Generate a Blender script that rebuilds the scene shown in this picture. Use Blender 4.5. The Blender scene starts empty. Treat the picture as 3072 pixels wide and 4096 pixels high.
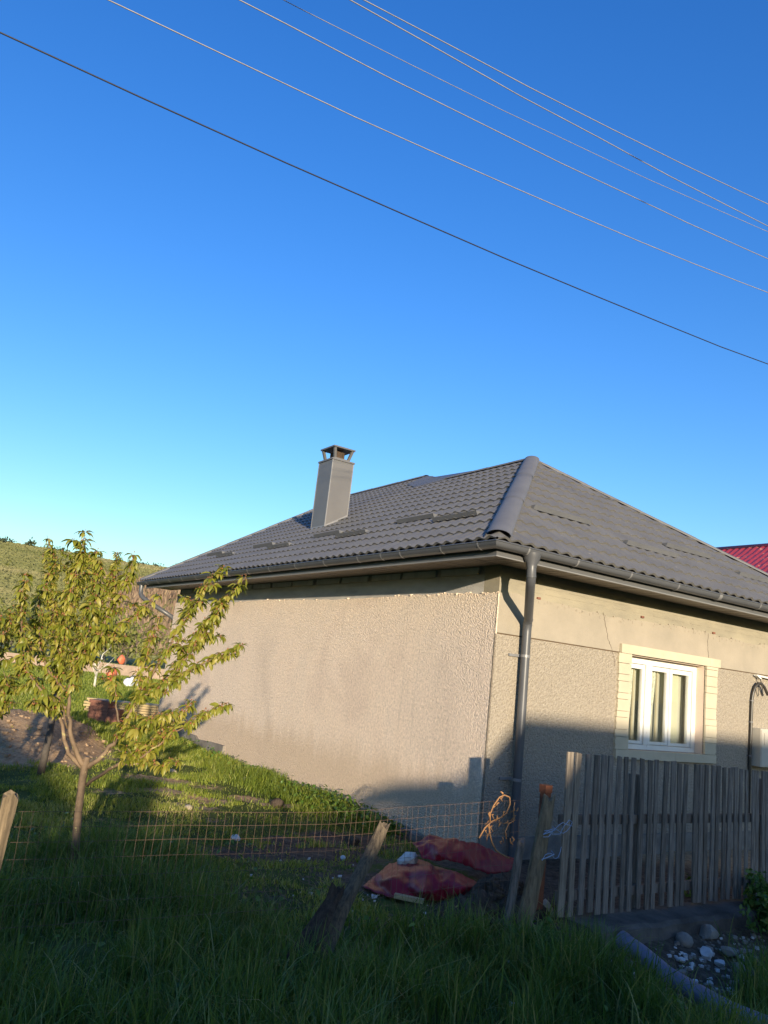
import bpy, bmesh, math, random
import numpy as np
from mathutils import Vector, Matrix, noise as mnoise

SC = bpy.context.scene
COL = SC.collection
R = math.radians

# ------------------------------------------------------------------ camera
EYE = (0.0, 0.0, 1.75)
PITCH, ROLL = R(11.571), R(6.408)
cam_data = bpy.data.cameras.new('camera')
cam = bpy.data.objects.new('camera', cam_data)
COL.objects.link(cam)
fw = Vector((0, math.cos(PITCH), math.sin(PITCH)))
r0 = Vector((1, 0, 0)); u0 = r0.cross(fw)
rt = r0 * math.cos(ROLL) + u0 * math.sin(ROLL)
up = rt.cross(fw)
cam.matrix_world = Matrix(((rt.x, up.x, -fw.x, EYE[0]), (rt.y, up.y, -fw.y, EYE[1]), (rt.z, up.z, -fw.z, EYE[2]), (0, 0, 0, 1)))
cam_data.sensor_fit = 'VERTICAL'
cam_data.sensor_height = 36.0
cam_data.lens = 3092.0 / 4096.0 * 36.0
cam_data.clip_start = 0.05
cam_data.clip_end = 5000
SC.camera = cam

# ------------------------------------------------------------------ sky, sun, exposure
SUN_EL = R(8.4); SUN_AZ = R(12.1)          # behind the camera, a little to its right
sun_vec = Vector((math.sin(SUN_AZ) * math.cos(SUN_EL), -math.cos(SUN_AZ) * math.cos(SUN_EL), math.sin(SUN_EL)))
W = bpy.data.worlds.new('World'); SC.world = W; W.use_nodes = True
wn = W.node_tree.nodes; wl = W.node_tree.links
for n in list(wn): wn.remove(n)
wo = wn.new('ShaderNodeOutputWorld'); bg = wn.new('ShaderNodeBackground'); sky = wn.new('ShaderNodeTexSky')
sky.sky_type = 'NISHITA'; sky.sun_disc = False
sky.sun_elevation = SUN_EL
sky.sun_rotation = math.pi - SUN_AZ        # measured from +Y clockwise
sky.altitude = 300; sky.air_density = 1.4; sky.dust_density = 0.8; sky.ozone_density = 4.2
hsv = wn.new('ShaderNodeHueSaturation'); hsv.inputs['Saturation'].default_value = 1.2; hsv.inputs['Hue'].default_value = 0.52
wl.new(sky.outputs[0], hsv.inputs['Color']); wl.new(hsv.outputs[0], bg.inputs[0])
bg.inputs[1].default_value = 0.15
wl.new(bg.outputs[0], wo.inputs[0])
sl = bpy.data.lights.new('sun', 'SUN'); sl.energy = 3.7; sl.angle = R(0.53); sl.color = (1.0, 0.85, 0.63)
sun = bpy.data.objects.new('sun', sl); COL.objects.link(sun)
sun.rotation_euler = (-sun_vec).to_track_quat('-Z', 'Y').to_euler()
sun.location = (5, -30, 20)
SC.view_settings.view_transform = 'Standard'; SC.view_settings.look = 'None'
SC.view_settings.exposure = 1.2; SC.view_settings.gamma = 1.0
SC.view_settings.use_curve_mapping = False
SC.cycles.max_bounces = 8; SC.cycles.transparent_max_bounces = 12

# ------------------------------------------------------------------ house frame (u along the front wall, v along the long wall)
CX, CY = 1.371, 8.6
HROT = R(90 - 57.757)
cR, sR = math.cos(HROT), math.sin(HROT)
def world(u, v, z): return Vector((CX + u * cR - v * sR, CY + u * sR + v * cR, z))
def uv_of(x, y):
    dx, dy = x - CX, y - CY
    return dx * cR + dy * sR, -dx * sR + dy * cR

# ------------------------------------------------------------------ materials
MATS = {}
def node_mat(name):
    m = bpy.data.materials.new(name); m.use_nodes = True
    nt = m.node_tree
    for n in list(nt.nodes): nt.nodes.remove(n)
    out = nt.nodes.new('ShaderNodeOutputMaterial'); b = nt.nodes.new('ShaderNodeBsdfPrincipled')
    nt.links.new(b.outputs[0], out.inputs[0])
    MATS[name] = m
    return m, nt, b, out
def N(nt, kind, **kw):
    n = nt.nodes.new(kind)
    for k, v in kw.items():
        if hasattr(n, k): setattr(n, k, v)
        else: n.inputs[k].default_value = v
    return n
def coords(nt, sc=(1, 1, 1)):
    tc = nt.nodes.new('ShaderNodeTexCoord'); mp = nt.nodes.new('ShaderNodeMapping')
    mp.inputs['Scale'].default_value = sc
    nt.links.new(tc.outputs['Object'], mp.inputs[0])
    return mp.outputs[0]
def wcoords(nt, sc=(1, 1, 1)):
    g = nt.nodes.new('ShaderNodeNewGeometry'); mp = nt.nodes.new('ShaderNodeMapping')
    mp.inputs['Scale'].default_value = sc
    nt.links.new(g.outputs['Position'], mp.inputs[0])
    return mp.outputs[0]
def ramp(nt, fac, stops):
    r = nt.nodes.new('ShaderNodeValToRGB')
    e = r.color_ramp.elements
    while len(e) < len(stops): e.new(0.5)
    for i, (p, c) in enumerate(stops):
        e[i].position = p; e[i].color = (c[0], c[1], c[2], 1) if hasattr(c, '__len__') else (c, c, c, 1)
    nt.links.new(fac, r.inputs[0])
    return r.outputs[0]
def mixc(nt, fac, a, b, mode='MIX'):
    m = nt.nodes.new('ShaderNodeMixRGB'); m.blend_type = mode
    for i, x in ((0, fac), (1, a), (2, b)):
        if hasattr(x, 'node'): nt.links.new(x, m.inputs[i])
        elif hasattr(x, '__len__'): m.inputs[i].default_value = (x[0], x[1], x[2], 1)
        else: m.inputs[i].default_value = x
    return m.outputs[0]
def tnoise(nt, vec, scale, detail=5, rough=0.6, dist=0.0):
    n = nt.nodes.new('ShaderNodeTexNoise'); n.inputs['Scale'].default_value = scale
    n.inputs['Detail'].default_value = detail; n.inputs['Roughness'].default_value = rough
    n.inputs['Distortion'].default_value = dist
    nt.links.new(vec, n.inputs['Vector'])
    return n.outputs['Fac']
def bump(nt, b, h, dist, strength=1.0):
    bn = nt.nodes.new('ShaderNodeBump'); bn.inputs['Distance'].default_value = dist; bn.inputs['Strength'].default_value = strength
    nt.links.new(h, bn.inputs['Height']); nt.links.new(bn.outputs[0], b.inputs['Normal'])
    return bn
def vmath(nt, op, a, b):
    m = nt.nodes.new('ShaderNodeMath'); m.operation = op
    for i, x in ((0, a), (1, b)):
        if hasattr(x, 'node'): nt.links.new(x, m.inputs[i])
        else: m.inputs[i].default_value = x
    return m.outputs[0]

def simple(name, c1, c2=None, scale=6, rough=0.7, bs=60, bd=0.0, metal=0.0, spec=0.5, stretch=(1, 1, 1), usew=False, lo=0.35, hi=0.68, speck=None):
    """two-tone noise colour, optional fine relief"""
    m, nt, b, out = node_mat(name)
    vec = wcoords(nt, stretch) if usew else coords(nt, stretch)
    c2 = c2 or tuple(x * 0.7 for x in c1)
    f = tnoise(nt, vec, scale, 6, 0.62)
    c = ramp(nt, f, [(lo, c2), (hi, c1)])
    if speck:
        f2 = tnoise(nt, vec, speck[0], 3, 0.7)
        k = ramp(nt, f2, [(speck[1], (0, 0, 0)), (speck[1] + 0.06, (1, 1, 1))])
        c = mixc(nt, k, c, speck[2])
    nt.links.new(c, b.inputs['Base Color'])
    b.inputs['Roughness'].default_value = rough; b.inputs['Metallic'].default_value = metal
    b.inputs['Specular IOR Level'].default_value = spec
    if bd:
        bump(nt, b, tnoise(nt, vec, bs, 5, 0.65), bd)
    return m

def plaster_mat(name, base, dark, warm, grain=34, depth=0.011, stain=1.0):
    """rough-cast render: pebbly grain with broad blotches and damp stains rising from the foot"""
    m, nt, b, out = node_mat(name)
    vec = coords(nt)
    vo = nt.nodes.new('ShaderNodeTexVoronoi'); vo.feature = 'SMOOTH_F1'; vo.inputs['Scale'].default_value = grain
    vo.inputs['Smoothness'].default_value = 0.25
    wob = tnoise(nt, vec, 26, 3, 0.6)
    dv = nt.nodes.new('ShaderNodeVectorMath'); dv.operation = 'MULTIPLY_ADD'
    comb = nt.nodes.new('ShaderNodeCombineXYZ')
    for i in range(3): nt.links.new(wob, comb.inputs[i])
    nt.links.new(comb.outputs[0], dv.inputs[0]); dv.inputs[1].default_value = (0.02, 0.02, 0.02); nt.links.new(vec, dv.inputs[2])
    nt.links.new(dv.outputs[0], vo.inputs['Vector'])
    n2 = tnoise(nt, vec, grain * 1.7, 4, 0.7)
    h = vmath(nt, 'ADD', vmath(nt, 'MULTIPLY', vo.outputs['Distance'], -1.0), vmath(nt, 'MULTIPLY', n2, 0.9))
    bump(nt, b, h, depth)
    f = tnoise(nt, vec, 0.9, 7, 0.6, 0.4)
    c = ramp(nt, f, [(0.36, dark), (0.47, base), (0.56, base), (0.68, warm)])
    big = tnoise(nt, coords(nt, (1, 1, .8)), 0.5, 5, 0.6, 1.0)
    c = mixc(nt, 0.75 * min(1, stain), c, ramp(nt, big, [(0.34, tuple(x * y for x, y in zip(base, (.66, .64, .64)))), (0.46, base), (0.56, tuple(min(1, x * y) for x, y in zip(base, (1.12, 1.08, 1.04)))), (0.66, tuple(x * y for x, y in zip(base, (.80, .72, .70))))]), 'MIX')
    patch = tnoise(nt, coords(nt, (1, 1, .55)), 2.6, 3, 0.5, 1.2)
    c = mixc(nt, vmath(nt, 'MULTIPLY', ramp(nt, patch, [(0.56, (0, 0, 0)), (0.63, (1, 1, 1))]), 0.22 * stain), c, tuple(x * 0.72 for x in base))
    g = tnoise(nt, vec, 30, 3, 0.7)
    c = mixc(nt, 0.65, c, ramp(nt, g, [(0.3, tuple(x * 0.55 for x in base)), (0.6, base), (0.75, tuple(min(1, x * 1.2) for x in base))]))
    # streaky dirt towards the foot of the wall
    sx = nt.nodes.new('ShaderNodeSeparateXYZ'); nt.links.new(vec, sx.inputs[0])
    st = tnoise(nt, coords(nt, (5, 5, 0.8)), 1.2, 5, 0.7)
    hz = vmath(nt, 'ADD', sx.outputs['Z'], vmath(nt, 'MULTIPLY', st, -0.9))
    k = ramp(nt, hz, [(0.0, (1, 1, 1)), (0.35, (0, 0, 0))])
    k2 = vmath(nt, 'MULTIPLY', k, 0.5 * stain)
    c = mixc(nt, k2, c, tuple(x * y for x, y in zip(base, (0.62, 0.55, 0.45))))
    # a few long drips from the top
    st2 = tnoise(nt, coords(nt, (7, 7, 0.35)), 1.0, 4, 0.6)
    k3 = ramp(nt, st2, [(0.62, (0, 0, 0)), (0.72, (1, 1, 1))])
    c = mixc(nt, vmath(nt, 'MULTIPLY', k3, 0.32 * stain), c, tuple(x * 0.6 for x in base))
    nt.links.new(c, b.inputs['Base Color'])
    b.inputs['Roughness'].default_value = 0.93; b.inputs['Specular IOR Level'].default_value = 0.2
    return m

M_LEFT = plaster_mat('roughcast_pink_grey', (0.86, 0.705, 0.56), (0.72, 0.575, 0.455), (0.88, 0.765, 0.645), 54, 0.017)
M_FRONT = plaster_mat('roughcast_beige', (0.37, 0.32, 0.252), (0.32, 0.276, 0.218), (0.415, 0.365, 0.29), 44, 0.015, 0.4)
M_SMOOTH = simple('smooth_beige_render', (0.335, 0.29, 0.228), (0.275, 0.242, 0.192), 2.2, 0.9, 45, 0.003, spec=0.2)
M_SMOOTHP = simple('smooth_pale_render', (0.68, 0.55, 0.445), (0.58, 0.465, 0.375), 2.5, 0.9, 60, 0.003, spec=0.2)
M_BAND = simple('cement_band', (0.315, 0.28, 0.21), (0.235, 0.212, 0.165), 1.8, 0.92, 30, 0.004, spec=0.2, stretch=(1, 1, 2.5))
M_CONC = simple('weathered_concrete', (0.26, 0.235, 0.20), (0.15, 0.13, 0.11), 3.5, 0.95, 40, 0.008, spec=0.2)
M_CURB = simple('damp_curb_concrete', (0.145, 0.125, 0.105), (0.06, 0.052, 0.044), 3.0, 0.95, 50, 0.01, spec=0.2)
M_BLOCK = simple('pale_block', (0.66, 0.66, 0.62), (0.52, 0.52, 0.49), 5, 0.95, 60, 0.003)
M_TRIM = simple('cream_trim', (0.52, 0.455, 0.33), (0.44, 0.385, 0.28), 3, 0.75, 70, 0.0015, spec=0.3)
M_WHITE = simple('white_paint', (0.70, 0.69, 0.65), (0.62, 0.61, 0.56), 5, 0.5, 90, 0.0006, speck=(28, 0.66, (0.42, 0.38, 0.30)))
M_METAL = simple('graphite_sheet_metal', (0.10, 0.099, 0.10), (0.085, 0.084, 0.086), 3, 0.45, 25, 0.0006, metal=0.0, spec=0.45)
M_METAL2 = simple('snow_guard_metal', (0.115, 0.118, 0.128), (0.10, 0.103, 0.112), 3, 0.5)
M_CAP = simple('graphite_ridge_metal', (0.145, 0.143, 0.145), (0.12, 0.118, 0.12), 3, 0.6, 25, 0.0006, metal=0.0, spec=0.3)
M_TILE = simple('graphite_tile_metal', (0.137, 0.133, 0.127), (0.112, 0.109, 0.106), 2.5, 0.55, 30, 0.0008, metal=0.0, spec=0.4, usew=True, speck=(9, 0.69, (0.26, 0.24, 0.215)))
M_GUT = simple('gutter_metal', (0.085, 0.087, 0.094), (0.072, 0.074, 0.08), 4, 0.38, 20, 0.0003, spec=0.5)
M_GUTL = simple('gutter_light_metal', (0.20, 0.198, 0.20), (0.17, 0.168, 0.17), 4, 0.4)
M_CHIM = simple('chimney_sheet', (0.13, 0.127, 0.127), (0.108, 0.105, 0.106), 1.6, 0.42, 6, 0.003, spec=0.5)
M_SOFF = simple('soffit_brown', (0.27, 0.225, 0.19), (0.225, 0.19, 0.16), 4, 0.5, 40, 0.0006)
M_DARK = simple('dark_void', (0.012, 0.012, 0.013), (0.008, 0.008, 0.009), 4, 0.9)
M_WOOD = simple('grey_weathered_wood', (0.28, 0.235, 0.195), (0.12, 0.10, 0.082), 9, 0.9, 70, 0.003, spec=0.2, stretch=(6, 6, 0.5))
M_WOODN = simple('weathered_wood_painted_sun', (0.32, 0.265, 0.20), (0.15, 0.12, 0.092), 9, 0.9, 70, 0.003, spec=0.2, stretch=(6, 6, 0.5))  # same wood as the other pickets, lightened to stand in for sunlight
M_WOODD = simple('dark_weathered_wood', (0.21, 0.175, 0.145), (0.09, 0.075, 0.06), 9, 0.9, 70, 0.003, spec=0.2, stretch=(6, 6, 0.5))
M_WOODL = simple('split_log_wood', (0.27, 0.20, 0.12), (0.12, 0.09, 0.055), 8, 0.9, 60, 0.005, spec=0.2, stretch=(6, 6, 0.4), speck=(30, 0.62, (0.08, 0.06, 0.045)))
M_WOODG = simple('grey_split_log', (0.20, 0.155, 0.10), (0.075, 0.06, 0.045), 9, 0.9, 60, 0.006, spec=0.2, stretch=(7, 7, 0.4), speck=(30, 0.6, (0.06, 0.05, 0.04)))
M_ROT = simple('rotten_bark', (0.10, 0.07, 0.05), (0.035, 0.026, 0.02), 12, 0.95, 40, 0.012, spec=0.15, stretch=(4, 4, 0.7))
M_RUST = simple('rusty_steel', (0.24, 0.085, 0.04), (0.12, 0.045, 0.025), 14, 0.85, 80, 0.002, spec=0.3)
M_WIRE = simple('rusty_wire', (0.18, 0.11, 0.07), (0.11, 0.07, 0.048), 20, 0.7, spec=0.4)
M_CABLE = simple('black_cable', (0.02, 0.02, 0.024), (0.015, 0.015, 0.018), 4, 0.6)
M_ALU = simple('bare_aluminium_wire', (0.36, 0.345, 0.33), (0.28, 0.27, 0.265), 8, 0.45, metal=0.3)
M_TARP = simple('maroon_sheet', (0.25, 0.017, 0.032), (0.19, 0.013, 0.024), 5, 0.42, 30, 0.002, spec=0.22, lo=0.3, hi=0.7, speck=(2.4, 0.66, (0.28, 0.085, 0.035)))
M_STRAW = simple('pale_timber', (0.42, 0.33, 0.17), (0.30, 0.22, 0.11), 8, 0.85, 50, 0.002, stretch=(1, 6, 6))
M_STONEW = simple('white_rubble', (0.62, 0.62, 0.60), (0.42, 0.42, 0.41), 8, 0.9, 40, 0.004)
M_STONEG = simple('grey_stone', (0.27, 0.24, 0.20), (0.16, 0.145, 0.125), 8, 0.9, 40, 0.005)
M_STONET = simple('tan_stone', (0.52, 0.42, 0.29), (0.36, 0.29, 0.20), 8, 0.9, 40, 0.005)
M_PIPE = simple('blue_grey_plastic', (0.16, 0.17, 0.235), (0.12, 0.13, 0.18), 6, 0.42, 40, 0.0008, speck=(22, 0.64, (0.13, 0.12, 0.11)))
M_CONDUIT = simple('black_conduit', (0.05, 0.043, 0.035), (0.03, 0.027, 0.022), 9, 0.38)
M_BOX = simple('pale_meter_box', (0.47, 0.44, 0.37), (0.42, 0.39, 0.33), 3, 0.5)
M_BLUE = simple('blue_twine', (0.30, 0.38, 0.50), (0.22, 0.29, 0.40), 20, 0.7)
M_BARK = simple('young_cherry_bark', (0.22, 0.15, 0.09), (0.11, 0.075, 0.045), 9, 0.75, 60, 0.003, spec=0.35, stretch=(1, 1, 1), speck=(16, 0.6, (0.36, 0.31, 0.13)))
M_BARKD = simple('dark_bark', (0.10, 0.085, 0.07), (0.055, 0.045, 0.04), 10, 0.9, 50, 0.004)
M_TWIG = simple('dry_twig', (0.26, 0.18, 0.10), (0.15, 0.10, 0.06), 20, 0.9)
M_VINE = simple('orange_dry_vine', (0.42, 0.21, 0.08), (0.26, 0.13, 0.055), 22, 0.85)
M_SOIL = simple('dug_soil', (0.14, 0.105, 0.075), (0.05, 0.037, 0.028), 10, 1.0, 26, 0.03, spec=0.1, usew=True)
M_REDROOF = simple('red_sheet_roof', (0.37, 0.042, 0.047), (0.29, 0.032, 0.038), 3, 0.4, 20, 0.001, usew=True, speck=(6, 0.62, (0.55, 0.33, 0.20)))
M_BRICK = simple('red_brown_brick', (0.23, 0.10, 0.065), (0.14, 0.06, 0.042), 7, 0.95, 50, 0.003)
M_ORANGE = simple('orange_plastic', (0.72, 0.18, 0.075), (0.62, 0.14, 0.06), 6, 0.6)
M_SACK = simple('white_sack', (0.80, 0.80, 0.82), (0.62, 0.64, 0.72), 6, 0.7, 10, 0.01)
M_LIME = simple('limewashed_bark', (0.66, 0.62, 0.54), (0.46, 0.42, 0.35), 12, 0.9)
M_ROOM = simple('room_wall', (0.50, 0.47, 0.30), (0.44, 0.42, 0.27), 2, 0.9)
M_CURT = simple('lace_curtain', (0.72, 0.72, 0.64), (0.50, 0.50, 0.42), 38, 0.9, lo=0.42, hi=0.55)
M_ROOFOLD = simple('old_brown_tile', (0.20, 0.085, 0.055), (0.12, 0.055, 0.04), 4, 0.85, 30, 0.004)
M_EARTH = simple('earth_wall', (0.38, 0.28, 0.205), (0.27, 0.20, 0.15), 3, 1.0, 20, 0.02)
M_NWALL = simple('ochre_house_wall', (0.50, 0.42, 0.27), (0.44, 0.36, 0.23), 1.5, 0.9, 50, 0.003)

def glass_mat():
    m, nt, b, out = node_mat('window_glass')
    nt.nodes.remove(b)
    tr = nt.nodes.new('ShaderNodeBsdfTransparent'); tr.inputs[0].default_value = (0.93, 0.94, 0.92, 1)
    gl = nt.nodes.new('ShaderNodeBsdfGlossy'); gl.inputs['Roughness'].default_value = 0.02
    fr = nt.nodes.new('ShaderNodeLayerWeight'); fr.inputs[0].default_value = 0.5
    mx = nt.nodes.new('ShaderNodeMixShader')
    f = vmath(nt, 'ADD', 0.05, vmath(nt, 'MULTIPLY', vmath(nt, 'POWER', fr.outputs['Facing'], 4.0), 0.8))
    nt.links.new(f, mx.inputs[0]); nt.links.new(tr.outputs[0], mx.inputs[1]); nt.links.new(gl.outputs[0], mx.inputs[2])
    nt.links.new(mx.outputs[0], out.inputs[0])
    return m
M_GLASS = glass_mat()

def leafy(name, ca, cb, cc, trans=0.4, rough=0.45, attr='tint', spec=0.35):
    """leaf / blade: colour runs ca-cb-cc with a per-leaf value, light passes through"""
    m, nt, b, out = node_mat(name)
    at = nt.nodes.new('ShaderNodeAttribute'); at.attribute_name = attr
    if attr == 'obj':
        oi = nt.nodes.new('ShaderNodeObjectInfo'); fac = oi.outputs['Random']
    else: fac = at.outputs['Fac']
    c = ramp(nt, fac, [(0.0, ca), (0.5, cb), (1.0, cc)])
    nt.links.new(c, b.inputs['Base Color'])
    b.inputs['Roughness'].default_value = rough; b.inputs['Specular IOR Level'].default_value = spec
    t = nt.nodes.new('ShaderNodeBsdfTranslucent')
    tc = mixc(nt, 1.0, c, (1.25, 1.3, 0.5), 'MULTIPLY'); nt.links.new(tc, t.inputs[0])
    mx = nt.nodes.new('ShaderNodeMixShader'); mx.inputs[0].default_value = trans
    nt.links.new(b.outputs[0], mx.inputs[1]); nt.links.new(t.outputs[0], mx.inputs[2]); nt.links.new(mx.outputs[0], out.inputs[0])
    return m
LEAFC = ((0.135, 0.16, 0.018), (0.25, 0.25, 0.03), (0.35, 0.30, 0.065))
M_LEAF = leafy('cherry_leaf', *LEAFC, trans=0.35, rough=0.42)
M_LEAFO = leafy('cherry_leaf_single', *LEAFC, trans=0.35, rough=0.42, attr='obj')
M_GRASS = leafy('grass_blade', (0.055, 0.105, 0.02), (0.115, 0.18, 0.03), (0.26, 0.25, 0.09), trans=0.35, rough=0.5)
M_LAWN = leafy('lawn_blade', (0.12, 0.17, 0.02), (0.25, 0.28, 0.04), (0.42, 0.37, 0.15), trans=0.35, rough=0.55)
M_WEED = leafy('weed_leaf', (0.05, 0.105, 0.018), (0.095, 0.165, 0.026), (0.15, 0.21, 0.04), trans=0.3, rough=0.45)
M_BUSH = leafy('thicket_leaf', (0.12, 0.14, 0.03), (0.18, 0.19, 0.045), (0.25, 0.24, 0.085), trans=0.3, rough=0.7)
M_SCRUB = leafy('bare_scrub', (0.15, 0.10, 0.07), (0.21, 0.145, 0.10), (0.26, 0.19, 0.12), trans=0.1, rough=0.9)
M_BLOSSOM = leafy('cherry_spur', (0.30, 0.12, 0.05), (0.42, 0.15, 0.07), (0.36, 0.22, 0.09), trans=0.2, rough=0.7)
M_HILL = leafy('hill_grass', (0.125, 0.137, 0.05), (0.19, 0.19, 0.08), (0.285, 0.25, 0.135), trans=0.3, rough=0.8)
M_FARBUSH = leafy('hilltop_bush', (0.03, 0.045, 0.02), (0.045, 0.062, 0.03), (0.06, 0.075, 0.035), trans=0.1, rough=0.9)

def ground_mat():
    m, nt, b, out = node_mat('ground')
    vec = wcoords(nt)
    a = nt.nodes.new('ShaderNodeAttribute'); a.attribute_name = 'dirt'
    hl = nt.nodes.new('ShaderNodeAttribute'); hl.attribute_name = 'hill'
    fine = tnoise(nt, vec, 14, 6, 0.7); mid = tnoise(nt, vec, 1.7, 6, 0.65)
    soil = ramp(nt, fine, [(0.3, (0.19, 0.12, 0.065)), (0.52, (0.42, 0.28, 0.155)), (0.72, (0.55, 0.385, 0.225))])
    green = ramp(nt, mid, [(0.3, (0.045, 0.065, 0.015)), (0.55, (0.09, 0.11, 0.028)), (0.75, (0.17, 0.155, 0.065))])
    k = vmath(nt, 'ADD', a.outputs['Fac'], vmath(nt, 'MULTIPLY', vmath(nt, 'SUBTRACT', fine, 0.5), 0.9))
    kk = ramp(nt, k, [(0.42, (0, 0, 0)), (0.58, (1, 1, 1))])
    dm = nt.nodes.new('ShaderNodeAttribute'); dm.attribute_name = 'darker'
    soil = mixc(nt, dm.outputs['Fac'], soil, ramp(nt, fine, [(0.3, (0.05, 0.037, 0.027)), (0.55, (0.12, 0.09, 0.065)), (0.75, (0.21, 0.17, 0.125))]))  # soil mixes to a darker tone where this mask is high
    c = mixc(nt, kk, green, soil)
    # hillside pasture: patches and terraces of dry and fresh grass
    hv = wcoords(nt, (0.010, 0.018, 0.075))
    hn = tnoise(nt, hv, 1.0, 9, 0.68, 0.6)
    hc = ramp(nt, hn, [(0.30, (0.105, 0.115, 0.04)), (0.44, (0.165, 0.165, 0.062)), (0.55, (0.21, 0.20, 0.085)), (0.66, (0.27, 0.235, 0.125)), (0.8, (0.20, 0.165, 0.09))])
    hn2 = tnoise(nt, wcoords(nt, (0.11, 0.11, 0.22)), 1.0, 5, 0.75)
    hc = mixc(nt, ramp(nt, hn2, [(0.60, (0, 0, 0)), (0.70, (0.75, 0.75, 0.75))]), hc, (0.075, 0.085, 0.03))
    c = mixc(nt, hl.outputs['Fac'], c, hc)
    nt.links.new(c, b.inputs['Base Color'])
    b.inputs['Roughness'].default_value = 1.0; b.inputs['Specular IOR Level'].default_value = 0.1
    bump(nt, b, vmath(nt, 'ADD', fine, vmath(nt, 'MULTIPLY', tnoise(nt, vec, 50, 4, 0.7), 0.4)), 0.035)
    return m
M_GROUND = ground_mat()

# ------------------------------------------------------------------ mesh helpers
def tag(o, label=None, cat=None, group=None, kind=None):
    if label: o['label'] = label
    if cat: o['category'] = cat
    if group: o['group'] = group
    if kind: o['kind'] = kind
    return o
def empty(name, loc=(0, 0, 0), rz=0.0):
    o = bpy.data.objects.new(name, None); o.empty_display_size = 0.2
    o.location = loc; o.rotation_euler = (0, 0, rz); COL.objects.link(o)
    return o
def link(name, me, parent=None):
    o = bpy.data.objects.new(name, me); COL.objects.link(o)
    if parent: o.parent = parent
    return o
class MB:
    def __init__(s): s.v = []; s.f = []
    def add(s, vs, fs):
        n = len(s.v); s.v += [tuple(p) for p in vs]; s.f += [tuple(i + n for i in f) for f in fs]
    def box(s, a, b):
        (x0, y0, z0), (x1, y1, z1) = a, b
        s.box8([(x0, y0, z0), (x1, y0, z0), (x1, y1, z0), (x0, y1, z0), (x0, y0, z1), (x1, y0, z1), (x1, y1, z1), (x0, y1, z1)])
    def box8(s, c):
        s.add(c, [(0, 3, 2, 1), (4, 5, 6, 7), (0, 1, 5, 4), (1, 2, 6, 5), (2, 3, 7, 6), (3, 0, 4, 7)])
    def quad(s, a, b, c, d): s.add([a, b, c, d], [(0, 1, 2, 3)])
    def bar(s, p, q, w, h, upv=(0, 0, 1)):
        p, q = Vector(p), Vector(q); d = (q - p).normalized(); x = d.cross(Vector(upv))
        if x.length < 1e-4: x = d.cross(Vector((1, 0, 0)))
        x.normalize(); y = x.cross(d)
        c = [p - x * w / 2 - y * h / 2, p + x * w / 2 - y * h / 2, p + x * w / 2 + y * h / 2, p - x * w / 2 + y * h / 2]
        s.box8(c + [k + (q - p) for k in c])
    def tube(s, pts, rad, n=8, caps=True):
        pts = [Vector(p) for p in pts]
        if not hasattr(rad, '__len__'): rad = [rad] * len(pts)
        d0 = (pts[1] - pts[0]).normalized()
        x = d0.cross(Vector((0, 0, 1)))
        if x.length < 0.05: x = d0.cross(Vector((1, 0, 0)))
        x.normalize()
        base = len(s.v)
        for i, p in enumerate(pts):
            if i == 0: d = pts[1] - pts[0]
            elif i == len(pts) - 1: d = pts[-1] - pts[-2]
            else: d = (pts[i + 1] - p).normalized() + (p - pts[i - 1]).normalized()
            d.normalize()
            x = x - d * x.dot(d); x.normalize(); y = d.cross(x)
            for k in range(n):
                a = 2 * math.pi * k / n
                s.v.append(tuple(p + (x * math.cos(a) + y * math.sin(a)) * rad[i]))
        for i in range(len(pts) - 1):
            for k in range(n):
                a = base + i * n + k; b2 = base + i * n + (k + 1) % n
                s.f.append((a, b2, b2 + n, a + n))
        if caps:
            s.f.append(tuple(base + k for k in reversed(range(n))))
            s.f.append(tuple(base + (len(pts) - 1) * n + k for k in range(n)))
    def mesh(s, name, mat, smooth=False):
        me = bpy.data.meshes.new(name); me.from_pydata(s.v, [], s.f); me.update()
        if mat: me.materials.append(mat)
        if smooth:
            me.polygons.foreach_set('use_smooth', [True] * len(me.polygons))
        return me
    def build(s, name, mat, parent=None, smooth=False, auto=None):
        me = s.mesh(name, mat, smooth)
        o = link(name, me, parent)
        if auto: me.set_sharp_from_angle(angle=R(auto))
        return o
def boxobj(name, a, b, mat, parent=None):
    m = MB(); m.box(a, b); return m.build(name, mat, parent)
def np_mesh(name, V, F, mat, parent=None, smooth=False, attrs=None):
    """V (n,3); F (m,k) with one face size"""
    me = bpy.data.meshes.new(name)
    V = np.ascontiguousarray(V, dtype=np.float32); F = np.ascontiguousarray(F, dtype=np.int32)
    k = F.shape[1]
    me.vertices.add(len(V)); me.vertices.foreach_set('co', V.ravel())
    me.loops.add(F.size); me.loops.foreach_set('vertex_index', F.ravel())
    me.polygons.add(len(F)); me.polygons.foreach_set('loop_start', np.arange(0, F.size, k, dtype=np.int32))
    me.polygons.foreach_set('loop_total', np.full(len(F), k, dtype=np.int32))
    if smooth: me.polygons.foreach_set('use_smooth', np.ones(len(F), dtype=bool))
    for nm, val in (attrs or {}).items():
        at = me.attributes.new(nm, 'FLOAT', 'POINT'); at.data.foreach_set('value', np.asarray(val, dtype=np.float32))
    me.update(); me.validate()
    if mat: me.materials.append(mat)
    return link(name, me, parent)
def rng(seed): return np.random.RandomState(seed)
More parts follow.
